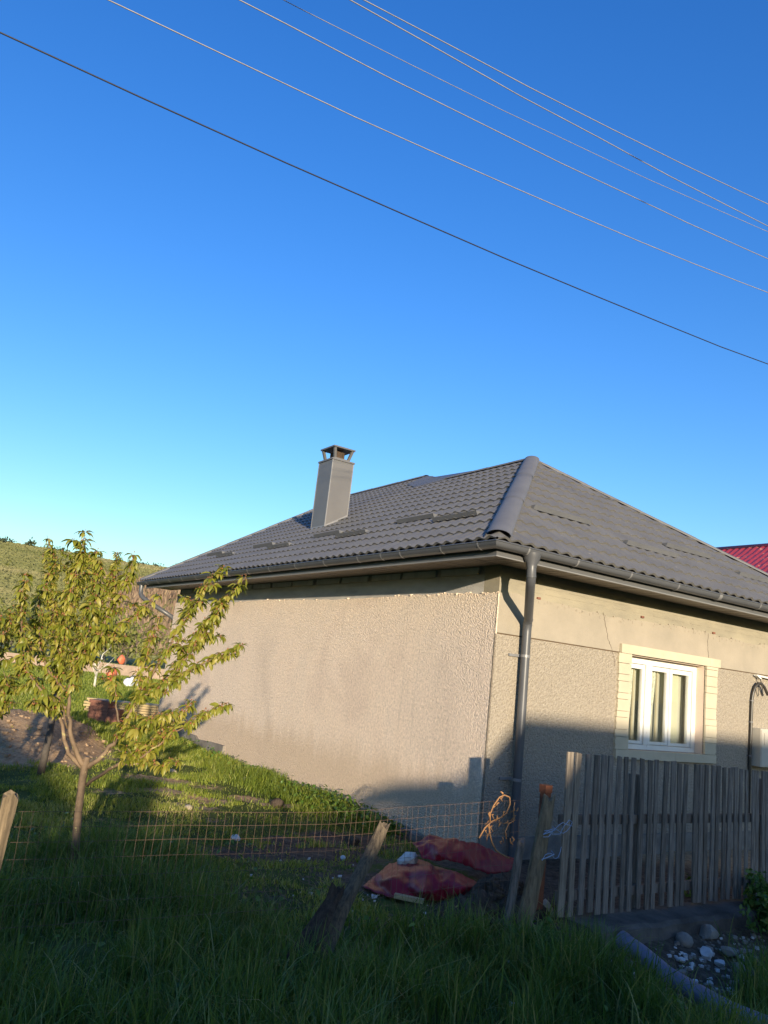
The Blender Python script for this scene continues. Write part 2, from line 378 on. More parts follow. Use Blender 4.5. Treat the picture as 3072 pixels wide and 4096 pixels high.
def fbm(x, y, seed=0, octaves=4, scale=1.0):
    """cheap smooth value noise on arrays"""
    x = np.asarray(x, float) * scale; y = np.asarray(y, float) * scale
    out = np.zeros_like(x); amp = 1.0; tot = 0
    for o in range(octaves):
        xi = np.floor(x).astype(int); yi = np.floor(y).astype(int); fx = x - xi; fy = y - yi
        fx = fx * fx * (3 - 2 * fx); fy = fy * fy * (3 - 2 * fy)
        def h(a, b):
            n = (a * 374761393 + b * 668265263 + (seed + o) * 974634777) & 0xffffffff
            n = ((n ^ (n >> 13)) * 1274126177) & 0xffffffff
            return ((n ^ (n >> 16)) & 0xffff) / 65535.0
        v = (h(xi, yi) * (1 - fx) + h(xi + 1, yi) * fx) * (1 - fy) + (h(xi, yi + 1) * (1 - fx) + h(xi + 1, yi + 1) * fx) * fy
        out += amp * v; tot += amp; amp *= 0.5; x = x * 2.03 + 17.1; y = y * 2.03 + 5.7
    return out / tot
def sstep(a, b, x):
    t = np.clip((np.asarray(x, float) - a) / (b - a), 0, 1); return t * t * (3 - 2 * t)

# ------------------------------------------------------------------ terrain
def uv_np(x, y):
    dx, dy = x - CX, y - CY
    return dx * cR + dy * sR, -dx * sR + dy * cR
def height(x, y):
    x = np.asarray(x, float); y = np.asarray(y, float)
    u, v = uv_np(x, y)
    r = np.hypot(x, y); az = np.degrees(np.arctan2(x, y))
    near = 1 - sstep(18, 60, r)
    z = -0.07 + near * (fbm(x, y, 3, 4, 0.9) - 0.5) * 0.14 + near * (fbm(x, y, 8, 2, 4.0) - 0.5) * 0.05
    # strip in front of the picket fence lies lower
    k = sstep(-1.5, -0.8, u) * (1 - sstep(-2.25, -2.1, v))
    z = z * (1 - k) + k * (-0.13 - 0.11 * (1 - sstep(-2.75, -2.2, v)) + (fbm(x, y, 5, 3, 5) - 0.5) * 0.05)
    # dug-over soil bank on the left
    side = 1 - sstep(-4.9, -3.9, x + 0.08 * (y - 11))
    k = side * sstep(10.6, 13.4, y + 0.35 * (x + 4)) * (1 - sstep(13.9, 16.2, y)) * sstep(-13, -8, x)
    z = z + 0.46 * k + 0.34 * np.clip(k * 2, 0, 1) * (fbm(x, y, 9, 5, 2.2) - 0.5)
    # pasture hill far off on the left
    crest = 41.5 + 1.6 * (fbm(az * 0.12, az * 0 + 1, 4, 3) - 0.5) + 0.10 * np.clip(-az - 14, -40, 40)
    fade = (1 - sstep(10, 60, az)) * sstep(-140, -80, az)
    t = np.clip((r - 165) / 255.0, 0, None)
    prof = np.where(t < 1, t ** 1.08, 1.0 - 0.1 * (t - 1))
    bumps = (fbm(x, y, 6, 4, 0.022) - 0.5) * 7.0 * np.clip(t, 0, 1) * np.clip(1.25 - t, 0, 1)
    z = z + fade * (crest * np.clip(prof, 0, 1) + bumps)
    return z
def h1(x, y): return float(height(np.array([x]), np.array([y]))[0])
def bare_mask(x, y):
    """1 where soil shows"""
    u, v = uv_np(x, y)
    m = 0.9 * np.exp(-(((x + 5.3) / 1.7) ** 2 + ((y - 12.6) / 2.0) ** 2) ** 2) * 1.2
    m = np.maximum(m, 1.0 * np.exp(-(((x + 7.0) / 2.2) ** 2 + ((y - 13.6) / 2.2) ** 2) ** 2))
    for bx, by, br, a in ((-2.51, 10.56, 0.33, .9), (-1.82, 10.37, 0.30, .85), (-1.33, 10.81, 0.30, .9), (-1.94, 9.84, 0.3, .85), (-0.91, 10.52, 0.26, .9), (-1.14, 7.82, 0.3, .8), (-0.32, 8.12, 0.6, .9), (-2.74, 11.4, 0.45, .9), (-2.2, 9.3, .28, .5), (-1.5, 9.25, .25, .5), (-2.9, 10.0, .3, .55), (-.95, 9.6, .22, .5), (-3.3, 10.9, .4, .6), (-2.0, 11.3, .3, .55), (-1.2, 11.8, .25, .5), (-2.5, 8.7, .25, .45), (-.6, 8.6, .3, .8), (0.0, 8.95, 0.5, 1.), (0.3, 6.2, 0.5, .7), (0.2, 7.3, 0.6, .66), (-0.6, 6.6, 0.45, .5)):
        m = np.maximum(m, a * np.exp(-(((x - bx) / (br * 1.6)) ** 2 + ((y - by) / br) ** 2)))
    m = np.maximum(m, sstep(-1.3, -0.7, u) * sstep(-3.1, -2.75, v) * (1 - sstep(-2.0, -1.95, v)) * 0.9)
    m = np.maximum(m, sstep(-0.8, -0.3, u) * sstep(-2.0, -1.9, v) * (1 - sstep(0.3, 0.5, v)))           # strip behind the pickets
    m = np.maximum(m, np.exp(-(((u + 1.0) / 0.75) ** 2 + ((v + 1.2) / 0.7) ** 2)))      # by the dirt heap
    m = np.maximum(m, (1 - sstep(0.15, 0.4, np.abs(u + 0.12))) * (1 - sstep(1.0, 1.5, v)) * sstep(-0.6, 0, v))
    return np.clip(m, 0, 1)

g = np.linspace(-1, 1, 421)
ax = np.sign(g) * (np.sinh(np.abs(g) * 9.2) / math.sinh(9.2)) * 1500
GX, GY = np.meshgrid(-1.2 + ax, 8.0 + ax, indexing='ij')
GZ = height(GX, GY)
nn = len(g); idx = np.arange(nn * nn).reshape(nn, nn)
F = np.stack([idx[:-1, :-1], idx[1:, :-1], idx[1:, 1:], idx[:-1, 1:]], -1).reshape(-1, 4)
rr = np.hypot(GX, GY)
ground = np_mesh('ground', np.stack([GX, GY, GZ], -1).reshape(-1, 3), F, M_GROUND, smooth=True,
                 attrs={'dirt': bare_mask(GX, GY).ravel(), 'hill': sstep(62, 95, rr).ravel(), 'darker': (sstep(-2.0, -1.2, GX) * (1 - sstep(9.2, 10.0, GY))).ravel()})  # last mask: darker soil on the right and nearer ground
tag(ground, kind='structure')

# ------------------------------------------------------------------ the grey-roofed house
house = empty('house', (CX, CY, 0), HROT)
tag(house, 'single storey house with dark grey tiled roof and bare rough plaster walls', 'house')
WU, WV, OH = 6.4, 11.07, 0.55
OU0, OU1, OZ0, OZ1 = 2.25, 3.80, 1.14, 2.29     # window opening
ZT = 3.12
# cores
wf = MB()
for a, b in (((0.02, 0.02, -0.3), (OU0, 0.28, ZT)), ((OU1, 0.02, -0.3), (WU, 0.28, ZT)), ((OU0, 0.02, -0.3), (OU1, 0.28, OZ0)), ((OU0, 0.02, OZ1), (OU1, 0.28, ZT))):
    wf.box(a, b)
w_front = wf.build('wall', M_BAND, house); w_front['label'] = 'front wall with the white window'
wl_ = MB(); wl_.box((0.02, 0.285, -0.3), (0.28, WV, 2.968))
wl_.box((0.07, 0.285, 2.97), (0.28, WV, ZT))
M_GROOVE = simple('groove_dirt', (0.12, 0.08, 0.045), (0.08, 0.055, 0.03), 8, 1.0)
M_BEAM = simple('ring_beam_concrete', (0.46, 0.435, 0.40), (0.33, 0.31, 0.285), 2.5, 0.95, 40, 0.006, spec=0.2, stretch=(1, .6, 2))
w_left = wl_.build('wall', M_BEAM, house); w_left['label'] = 'long windowless side wall of pinkish rough plaster'
wb = MB(); wb.box((WU - 0.26, 0.285, -0.3), (WU, WV, ZT)); wb.box((0.285, WV - 0.26, -0.3), (WU - 0.265, WV, ZT))
wb.build('wall', M_CONC, house)
# rough-cast with a ragged top on the long wall
rs = rng(5)
def slab_ragged(axis, a0, a1, z0, ztop_f, t0, t1, step, mat, name, parent, zbot_f=None):
    """thin plaster slab; axis 'v' lies on the long wall (outer face at u=t0), 'u' on the front wall"""
    m = MB(); n = max(2, int((a1 - a0) / step)); As = np.linspace(a0, a1, n + 1)
    P = (lambda a, t, z: (t, a, z)) if axis == 'v' else (lambda a, t, z: (a, t, z))
    for a in As:
        zt = ztop_f(a); zb = zbot_f(a) if zbot_f else z0
        m.v += [P(a, t0, zb), P(a, t0, zt), P(a, t1, zt), P(a, t1, zb)]
    for i in range(n):
        k = 4 * i
        fs = [(k, k + 1, k + 5, k + 4), (k + 1, k + 2, k + 6, k + 5), (k + 2, k + 3, k + 7, k + 6), (k + 3, k, k + 4, k + 7)]
        if axis == 'u': fs = [tuple(reversed(f)) for f in fs]
        m.f += fs
    m.f += [(0, 3, 2, 1), (4 * n, 4 * n + 1, 4 * n + 2, 4 * n + 3)] if axis == 'v' else [(0, 1, 2, 3), (4 * n + 3, 4 * n + 2, 4 * n + 1, 4 * n)]
    return m.build(name, mat, parent)
jag1 = lambda a: 2.738 + 0.016 * math.sin(a * 1.3) + 0.020 * (fbm(np.array([a * 9.0]), np.array([1.0]), 2, 3)[0] - 0.5) * (1.8 if a < 1.6 else 1.0)
foot1 = lambda a: -0.02 + 0.09 * (fbm(np.array([a * 2.1]), np.array([7.0]), 2, 4)[0] - 0.5)
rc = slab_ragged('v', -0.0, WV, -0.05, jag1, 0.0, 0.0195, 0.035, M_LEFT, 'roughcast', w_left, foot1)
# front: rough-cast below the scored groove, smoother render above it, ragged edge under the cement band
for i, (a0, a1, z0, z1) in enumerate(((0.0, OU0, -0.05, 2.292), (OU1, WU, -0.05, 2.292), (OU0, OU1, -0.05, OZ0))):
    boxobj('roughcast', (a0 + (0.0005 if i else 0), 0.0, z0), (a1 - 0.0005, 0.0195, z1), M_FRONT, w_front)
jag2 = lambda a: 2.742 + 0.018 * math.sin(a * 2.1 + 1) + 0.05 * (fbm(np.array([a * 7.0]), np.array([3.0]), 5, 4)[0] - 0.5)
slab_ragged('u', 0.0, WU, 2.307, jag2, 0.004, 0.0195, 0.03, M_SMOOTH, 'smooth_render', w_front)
boxobj('groove', (0.0, .0125, 2.2925), (WU, .0195, 2.3065), M_GROOVE, w_front)
# raised ribs of cement left on the band and crumbs along both edges
cr = MB()
for i in range(70):
    a = abs(rs.normal(0, 1.1)) if i < 52 else rs.uniform(0, WV); z = jag1(a) + rs.uniform(-0.022, 0.008); s = rs.uniform(0.003, 0.007) + 0.009 * rs.rand() ** 4
    cr.box8([(0.0 - s * 0.9 + rs.uniform(-.002, .002), a + dx * s * rs.uniform(.6, 1.2), z + dz * s * rs.uniform(.6, 1.1)) if dy else (0.02, a + dx * s, z + dz * s) for dz in (-1, 1) for dx, dy in ((-1, 1), (1, 1), (1, 0), (-1, 0))])
cr.build('plaster_crumbs', M_LEFT, w_left)['kind'] = 'stuff'
cr = MB()
for i in range(110):
    a = rs.uniform(0.5, WU); z = jag2(a) + rs.uniform(-0.05, 0.012); s = rs.uniform(0.004, 0.011)
    cr.box((a - s * rs.uniform(.5, 2), 0.0, z - s * rs.uniform(.6, 2.5)), (a + s, 0.022, z + s * .7))
cr.build('plaster_crumbs', M_SMOOTH, w_front)['kind'] = 'stuff'
for zb in (2.83, 2.895):
    rb = MB()
    for j in range(16):
        a0 = 0.35 + j * 0.39; dz = rs.uniform(-.004, .004)
        rb.box((a0, 0.0155, zb + dz), (a0 + rs.uniform(0.2, 0.37), 0.021, zb + dz + 0.007))
    rb.build('cement_ridge', M_BAND, w_front)['kind'] = 'stuff'
# cracks: narrow gaps showing dark
M_CRACK = simple('crack_dirt', (0.10, 0.07, 0.045), (0.06, 0.045, 0.03), 8, 1.0)
def crack(pts, w, t, parent):
    m = MB(); pp = []
    for (a, z), (b, y) in zip(pts[:-1], pts[1:]):
        n = 6
        for k in range(n):
            f = k / n; pp.append((a + (b - a) * f + rs.uniform(-.009, .009), z + (y - z) * f))
    pp.append(pts[-1])
    for (a, z), (b, y) in zip(pp[:-1], pp[1:]):
        ww = w * rs.uniform(.5, 1.2)
        m.box8([(a - ww, t, z), (a + ww, t, z), (a + ww, t + .003, z), (a - ww, t + .003, z), (b - ww, t, y), (b + ww, t, y), (b + ww, t + .003, y), (b - ww, t + .003, y)])
    m.build('crack', M_CRACK, parent)
crack([(1.713, 2.75), (1.764, 2.63), (1.835, 2.43), (1.915, 2.308)], .004, 0.0025, w_front)
crack([(1.915, 2.29), (1.96, 2.20), (1.965, 2.12)], .003, -0.0015, w_front)
crack([(3.851, 2.745), (3.833, 2.593), (3.845, 2.50), (3.87, 2.41)], .004, 0.0025, w_front)
for a, z in ((0.60, 2.768), (2.437, 2.79), (3.95, 2.765)):      # red brick chips showing in the ragged edge
    boxobj('brick_chip', (a, -0.002, z - .012), (a + .05, 0.03, z + .014), M_BRICK, w_front)
# block course under the soffit of the long wall
for k in range(13):
    v0 = 0.44 + k * 0.812
    d = rs.uniform(-.02, .02)
    boxobj('block', (0.035 + rs.uniform(0, .012), v0 + d, 2.976), (0.066, min(v0 + 0.72 + d, WV - .02), 3.055), M_BLOCK, w_left)
# plinth
pl = slab_ragged('v', 7.0, WV + .05, -0.35, lambda a: 0.10 + 0.03 * math.sin(a * 2) + (0.05 if a > 8.4 else 0.0), -0.045, -0.001, 0.12, M_CONC, 'plinth', w_left)
for k in range(26):
    v0 = 0.15 + k * 0.265; L_ = rs.uniform(.14, .26); zz = rs.uniform(-.05, .02)
    boxobj('plinth_stone', (-rs.uniform(.03, .10), v0, -.35), (-.0015, v0 + L_, zz), M_CONC, w_left)
boxobj('plinth', (-0.001, -0.03, -0.35), (WU, -0.0012, 0.16), M_CONC, w_front)

# ---- window
win = empty('window'); win.parent = house
DF = 0.135
def wbox(name, u0, u1, z0, z1, v0, v1, mat, par): return boxobj(name, (u0, v0, z0), (u1, v1, z1), mat, par)
rev = MB()
rev.box((OU0, 0.021, OZ0), (OU0 + .004, .30, OZ1)); rev.box((OU1 - .004, 0.021, OZ0), (OU1, .30, OZ1)); rev.box((OU0 + .004, 0.021, OZ1 - .004), (OU1 - .004, .30, OZ1))
rev.build('reveal', M_SMOOTHP, win)
frm = MB(); v0, v1 = DF, DF + .09
frm.box((OU0 + .005, v0, 1.215), (OU0 + .075, v1, 2.205)); frm.box((OU1 - .085, v0, 1.20), (OU1 - .005, v1, 2.205))
frm.box((OU0 + .005, v0, 2.205), (OU1 - .005, v1, OZ1 - .005)); frm.box((OU0 + .005, v0, OZ0), (OU1 - .005, v1, 1.199))
frm.box((2.735, v0 - .006, 1.2), (2.852, v1, 2.204))
frm.build('frame', M_WHITE, win)
for (a, b, st) in ((OU0 + .077, 2.733, (.05, .045)), (2.854, 3.238, (.016, .052)), (3.241, 3.713, (.050, .066))):
    a += .005; b -= .005; sh = MB(); zb, zt = 1.207, 2.197; q0, q1 = DF + .012, DF + .055
    sh.box((a, q0, zb), (a + st[0], q1, zt)); sh.box((b - st[1], q0, zb), (b, q1, zt))
    sh.box((a + st[0], q0, zt - .055), (b - st[1], q1, zt)); sh.box((a + st[0], q0, zb), (b - st[1], q1, zb + .035))
    s_o = sh.build('sash', M_WHITE, win)
    wbox('pane', a + st[0] - .004, b - st[1] + .004, zb + .03, zt - .05, q0 + .02, q0 + .024, M_GLASS, win)
    # inner casement of the double window
    ic = MB(); w2 = (b - a)
    ic.box((a + .0, .30, 2.20), (b, .33, 2.25)); ic.box((a, .30, 1.15), (b, .33, 1.19))
    ic.build('inner_sash', M_TRIM, win)
boxobj('window_board', (OU0, .226, 1.10), (OU1, .262, 1.139), M_WHITE, win)
# lace curtain hanging inside
def curtain(u0, u1, z0, z1, vv, seed, taper):
    r = rng(seed); n = 26; V = []; F_ = []
    for i in range(n + 1):
        f = i / n
        for j in range(9):
            h = j / 8; uu = u0 + (u1 - u0) * f * (1 - taper * h ** 1.6) ; zz = z1 + (z0 - z1) * h
            V.append((uu, vv + .022 * math.sin(f * 19 + seed) + .006 * math.sin(f * 50), zz))
    for i in range(n):
        for j in range(8):
            a = i * 9 + j; F_.append((a, a + 9, a + 10, a + 1))
    m = MB(); m.add(V, F_); return m.build('curtain', M_CURT, win, smooth=True)
curtain(2.46, 2.605, 1.16, 2.13, .245, 1, .55); curtain(2.90, 3.075, 1.16, 2.14, .245, 3, .75)
M_BLIND = simple('olive_blind', (0.64, 0.61, 0.47), (0.58, 0.55, 0.42), 3, 0.8)
M_DRAPE = simple('grey_drape', (0.56, 0.55, 0.48), (0.40, 0.39, 0.34), 5, 0.9, stretch=(8, 8, .3))
boxobj('blind', (3.30, .250, 1.20), (3.565, .254, 2.22), M_BLIND, win)
for u in (2.612, 3.085): boxobj('curtain_rod_bar', (u, .232, 1.16), (u + .028, .246, 2.2), M_TRIM, win)
for (a, b, z, w) in ((2.92, 2.99, 1.70, .012), (3.32, 3.42, 1.275, .010)): boxobj('latch', (a, .228, z), (b, .231, z + w), M_DARK, win)
drp = MB(); n_ = 60
for i_ in range(n_ + 1):
    u_ = 2.3 + 1.9 * i_ / n_; v_ = .285 + .012 * math.sin(i_ * 1.3) + .006 * math.sin(i_ * .47)
    drp.v += [(u_, v_, 1.145), (u_, v_, 2.25)]
for i_ in range(n_): drp.f.append((2 * i_, 2 * i_ + 2, 2 * i_ + 3, 2 * i_ + 1))
drp.build('drape', M_DRAPE, win, smooth=True)
rm = MB()                                   # the room behind
x0, x1, y0, y1, z0, z1 = 1.2, 5.0, 0.282, 3.2, 0.0, 2.7
rm.quad((x0, y1, z0), (x1, y1, z0), (x1, y1, z1), (x0, y1, z1)); rm.quad((x0, y0, z0), (x0, y1, z0), (x0, y1, z1), (x0, y0, z1))
rm.quad((x1, y1, z0), (x1, y0, z0), (x1, y0, z1), (x1, y1, z1)); rm.quad((x0, y0, z1), (x0, y1, z1), (x1, y1, z1), (x1, y0, z1)); rm.quad((x0, y0, z0), (x1, y0, z0), (x1, y1, z0), (x0, y1, z0))
rm.build('room', M_ROOM, win)
# cream surround: lintel, rows of blocks with broken outer edges, sill
for a, b in ((2.05, 3.8505), (3.8535, 4.09)):
    boxobj('lintel_board', (a, -.034, 2.30 + rs.uniform(-.001, .001)), (b, -.0005, 2.41), M_TRIM, win)
for a, b in ((2.018, 3.155), (3.159, 4.022)):
    boxobj('sill_board', (a, -.042, 1.032), (b, -.0005, 1.139), M_TRIM, win)
def surround(seams, side):
    for zt, zb in zip(seams[:-1], seams[1:]):
        m = MB(); n = max(2, int((zt - zb) / .018)); off = rs.uniform(-.008, .008)
        inner = OU0 + .002 if side < 0 else OU1 - .008
        outer = 2.022 if side < 0 else 4.035
        zz = np.linspace(zb + .0028, zt - .0028, n + 1); t = -.022 - rs.uniform(0, .007)
        e = [outer + off + rs.uniform(-.007, .007) for _ in zz]
        for z, o_ in zip(zz, e): m.v += [(inner, t, z), (o_, t, z), (o_, -.0005, z), (inner, -.0005, z)]
        for i in range(n):
            k = 4 * i
            for f in ((k, k + 1, k + 5, k + 4), (k + 1, k + 2, k + 6, k + 5), (k + 3, k, k + 4, k + 7)): m.f.append(f)
        m.f += [(0, 3, 2, 1), (4 * n, 4 * n + 1, 4 * n + 2, 4 * n + 3)]
        m.build('trim_block', M_TRIM, win)
surround([2.2985, 2.175, 2.04, 1.956, 1.815, 1.737, 1.596, 1.521, 1.376, 1.291, 1.141], -1)
surround([2.2985, 2.257, 2.167, 2.032, 1.943, 1.742, 1.599, 1.516, 1.362, 1.291, 1.141], 1)

# ---- eaves
FZ0, FZ1 = 3.035, 3.175
fas = MB(); fas.box((-.575, -.575, FZ0), (WU + .55, -.55, FZ1)); fas.build('fascia', M_METAL, house)['label'] = 'front fascia board'
fas = MB(); fas.box((-.575, -.5485, FZ0), (-.55, 11.62, FZ1)); fas.build('fascia', M_METAL, house)['label'] = 'side fascia board'
bl = MB(); bl.box((-.5755, -.5765, FZ0 - .012), (WU + .55, -.54, FZ0 - .0005)); bl.box((-.5765, -.5385, FZ0 - .012), (-.54, 11.62, FZ0 - .0005))
bl.build('drip_edge', M_GUTL, house)
soff = MB(); soff.box((-.548, -.548, 3.078), (WU + .55, .015, 3.09)); soff.box((-.548, .02, 3.078), (.018, 11.6, 3.09))
soffit = soff.build('soffit', M_DARK, house)
m = MB(); m.box((-.0445, -.2715, -.004), (.0445, .2715, .004)); pk_me = m.mesh('soffit_plank', M_SOFF)
k = 0; u = -.50
while u < WU + .5:
    o = link('soffit_plank', pk_me, soffit); o.location = (u, -.2715 - .004, 3.064 + rs.uniform(-.002, .002)); u += .1
v = .07
while v < 11.55:
    o = link('soffit_plank', pk_me, soffit); o.location = (-.272, v, 3.064 + rs.uniform(-.002, .002)); o.rotation_euler = (0, 0, math.pi / 2); v += .1
# gutter: half round, mitred at the corner
def gutter():
    prof = []
    rr_ = .066
    for k in range(11):
        a = math.pi + math.pi * k / 10; prof.append((-math.cos(a) * -1, math.sin(a)))
    outer = [(.066 + math.cos(math.pi + math.pi * k / 10) * .066, math.sin(math.pi + math.pi * k / 10) * .066) for k in range(11)]
    inner = [(.066 + math.cos(2 * math.pi - math.pi * k / 10) * .062, math.sin(2 * math.pi - math.pi * k / 10) * .062) for k in range(11)]
    bead = [(.132 + .008 * math.cos(a), .004 + .008 * math.sin(a)) for a in (-1.2, -.4, .4, 1.2, 2.0)]
    return outer + bead + inner
GP = gutter(); GZ_ = 3.152; GO = .578
def sweep_gutter():
    m = MB(); n = len(GP)
    st = [lambda o, z: (-(GO + o), 11.98, GZ_ + z), lambda o, z: (-(GO + o), -(GO + o), GZ_ + z), lambda o, z: (WU + .62, -(GO + o), GZ_ + z)]
    for f in st: m.v += [f(o, z) for o, z in GP]
    for s in range(2):
        for k in range(n):
            a = s * n + k; b = s * n + (k + 1) % n
            m.f.append((a, a + n, b + n, b))
    m.f.append(tuple(range(11))); m.f.append(tuple(2 * n + k for k in reversed(range(11))))
    return m.build('gutter', M_GUT, house, smooth=True, auto=40)
gut = sweep_gutter()
def bracket_mesh(w=.028):
    m = MB(); pts = [(.066 + math.cos(math.pi + math.pi * k / 12) * .0685, math.sin(math.pi + math.pi * k / 12) * .0685) for k in range(13)]
    pts = [(0.0, .012)] + pts[1:] + [(.142, .012)]
    for (o, z) in pts: m.v += [(-w / 2, -o, z), (w / 2, -o, z), (w / 2, -o + .0, z - .003), (-w / 2, -o, z - .003)]
    for i in range(len(pts) - 1):
        k = 4 * i; m.f += [(k, k + 1, k + 5, k + 4), (k + 3, k + 7, k + 6, k + 2), (k, k + 4, k + 7, k + 3), (k + 1, k + 2, k + 6, k + 5)]
    return m.mesh('gutter_bracket', M_GUTL)
br_me = bracket_mesh(.022); br_me2 = bracket_mesh(.06)
for u in (-.25, .48, 1.35, 2.21, 3.92, 4.7, 5.5, 6.3):
    o = link('gutter_bracket', br_me, gut); o.location = (u, -GO, GZ_)
for u in (3.05,):
    o = link('gutter_joint', br_me2, gut); o.location = (u, -GO, GZ_)
for v in (-.42, .21, 1.0, 1.42, 1.97, 2.87, 3.75, 4.66, 5.5, 6.35, 7.2, 8.0, 8.8, 9.6, 10.4, 11.2):
    o = link('gutter_bracket', br_me, gut); o.location = (-GO, v, GZ_); o.rotation_euler = (0, 0, -math.pi / 2)
# downpipes
dp = MB(); dp.tube([(-.148, -.645, 3.12), (-.146, -.645, 3.07), (-.144, -.645, 3.0), (-.144, -.645, 2.97)], [.095, .088, .056, .055], 16)
dp.tube([(-.143, -.645, 2.972), (-.14, -.645, 2.90), (-.125, -.63, 2.845), (-.09, -.59, 2.80), (.31, -.175, 2.515), (.355, -.125, 2.475), (.372, -.105, 2.43), (.374, -.10, 2.36), (.386, -.10, 1.2), (.398, -.10, -.05)], .05, 16)
dpo = dp.build('downpipe', M_GUT, house, smooth=True, auto=50); dpo['label'] = 'downpipe at the near corner'
for p, q in (((-.141, -.645, 2.885), (-.138, -.644, 2.87)), ((.372, -.104, 2.44), (.373, -.102, 2.425)), ((.345, -.14, 2.492), (.352, -.132, 2.486))):
    t_ = MB(); t_.tube([p, q], .0535, 16); t_.build('pipe_joint', M_GUT, dpo, smooth=True, auto=50)
for z in (2.07, .75):
    c_ = MB(); c_.tube([(.378, -.10, z), (.3785, -.10, z + .03)], .054, 16); c_.bar((.378, -.05, z + .015), (.335, -.002, z + .015), .02, .03); c_.bar((.21, -.012, z + .014), (.34, -.012, z + .014), .02, .028)
    c_.build('pipe_bracket', M_GUTL, dpo)
dp = MB(); dp.tube([(-.645, 11.75, 3.11), (-.645, 11.75, 2.95), (-.64, 11.72, 2.88), (-.60, 11.63, 2.80), (-.52, 11.5, 2.73), (-.28, 11.25, 2.58), (-.14, 11.17, 2.50), (-.02, 11.16, 2.44), (.10, 11.155, 2.36), (.14, 11.15, 2.2), (.14, 11.15, -.1)], .05, 14)
dp.build('downpipe', M_GUT, house, smooth=True, auto=50)['label'] = 'downpipe at the far corner'

# ---- roof
EZ, EE = 3.19, .62
AP = (3.203, 3.055, 5.587); SL = (AP[2] - EZ) / (AP[0] + EE); SF = (AP[2] - EZ) / (AP[1] + EE)
R1 = (3.203, 5.45, 5.587); PK = (4.09, 7.386, 6.144); R2 = (4.09, 10.85, 6.144); FE = (-EE, 12.0, EZ); NE = (-EE, -EE, EZ); RE = (7.026, -EE, EZ)
RB = (7.026, 12.0, EZ)
dk = MB(); lo = .012
L_ = lambda p: (p[0], p[1], p[2] - lo)
dk.add([L_(p) for p in (NE, FE, R2, PK, R1, AP)], [(0, 5, 4, 3, 2, 1)])
dk.add([L_(p) for p in (NE, RE, AP)], [(0, 1, 2)])
dk.add([L_(p) for p in (RE, RB, R2, PK, R1, AP)], [(0, 1, 2, 3, 4, 5)])
dk.add([L_(p) for p in (FE, R2, RB)], [(0, 1, 2)])
roof = dk.build('roof', M_METAL, house)
WM, RL = .18, .35                                     # tile wave and course length
def wave(s): return .030 * (0.5 + 0.5 * math.cos(2 * math.pi * s / WM)) ** 0.9
def tile_cell():
    ss = [(-.5 + k / 6) * WM for k in range(7)]; V = []; F_ = []
    rows = [(-.004, lambda s: wave(s) - .004), (-.010, lambda s: wave(s) + .022), (RL * .45, lambda s: wave(s) * 1.0 + .010), (RL, lambda s: wave(s) - .002)]
    for t, hf in rows:
        for s in ss: V.append((s, t, hf(s)))
    for j in range(3):
        for i in range(6):
            a = j * 7 + i; F_.append((a, a + 1, a + 8, a + 7))
    return V, F_
TV, TF = tile_cell()
tm = MB(); tm.add(TV, TF); tile_me = tm.mesh('tile', M_TILE, smooth=True); tile_me.set_sharp_from_angle(angle=R(50))
def plane_basis(kind):
    if kind == 'L':
        s = Vector((0, -1, 0)); t = Vector((1, 0, SL)).normalized(); org = Vector((-EE, 0, EZ))
    else:
        s = Vector((1, 0, 0)); t = Vector((0, 1, SF)).normalized(); org = Vector((0, -EE, EZ))
    n = s.cross(t)
    return org, s, t, n
# planes that cut the tiles: (point, normal pointing to the side to be removed) in house space
def vplane(p, q, inside):
    d = Vector((q[0] - p[0], q[1] - p[1], 0)); n = Vector((-d.y, d.x, 0)).normalized()
    if n.dot(Vector((inside[0] - p[0], inside[1] - p[1], 0))) > 0: n = -n
    return Vector(p), n
cells = []
inL, inF = (0.5, 5, 4), (3.2, .5, 4)
cutsL = [vplane(NE, AP, inL), vplane(FE, R2, inL)]
cutsF = [vplane(NE, AP, inF), vplane(RE, AP, inF)]
rest = bmesh.new(); whole = []
for kind, amin, amax, cuts in (('L', -EE, 12.05, cutsL), ('F', -EE, 7.05, cutsF)):
    org, s, t, n = plane_basis(kind)
    nrow = 16 if kind == 'L' else 13
    for r_ in range(nrow):
        a = amin + WM / 2
        while a < amax:
            pos = org + t * (r_ * RL) + (Vector((0, a, 0)) if kind == 'L' else Vector((a, 0, 0)))
            cc = list(cuts)
            if kind == 'L':
                if pos.y < 5.45: cc.append((Vector(AP), Vector((1, 0, 0))))
                elif pos.y > 7.386: cc.append((Vector(PK), Vector((1, 0, 0))))
                else: cc.append(vplane(R1, PK, inL))
            mat = Matrix((s.to_4d(), t.to_4d(), n.to_4d(), pos.to_4d())).transposed()
            mat[3] = (0, 0, 0, 1)
            for i in range(3): mat[i][3] = pos[i]
            vs = [mat @ Vector(p) for p in TV]
            dists = [[(p - c[0]).dot(c[1]) for p in vs] for c in cc]
            if any(min(d) > 0 for d in dists): a += WM; continue
            if all(max(d) <= 0.02 for d in dists):
                ctr = world(pos.x, pos.y, pos.z); whole.append(((ctr - Vector(EYE)).length * (1.0 if kind == 'L' else 1.06), mat, vs))
            else:
                bm = bmesh.new(); bv = [bm.verts.new(p) for p in vs]
                for f in TF: bm.faces.new([bv[i] for i in f])
                for c, d in zip(cc, dists):
                    if max(d) > 0: bmesh.ops.bisect_plane(bm, geom=bm.verts[:] + bm.edges[:] + bm.faces[:], plane_co=c[0], plane_no=c[1], clear_outer=True)
                vm = {v_: rest.verts.new(v_.co) for v_ in bm.verts}
                for f in bm.faces:
                    try: rest.faces.new([vm[v_] for v_ in f.verts])
                    except ValueError: pass
                bm.free()
            a += WM
whole.sort(key=lambda w_: w_[0])
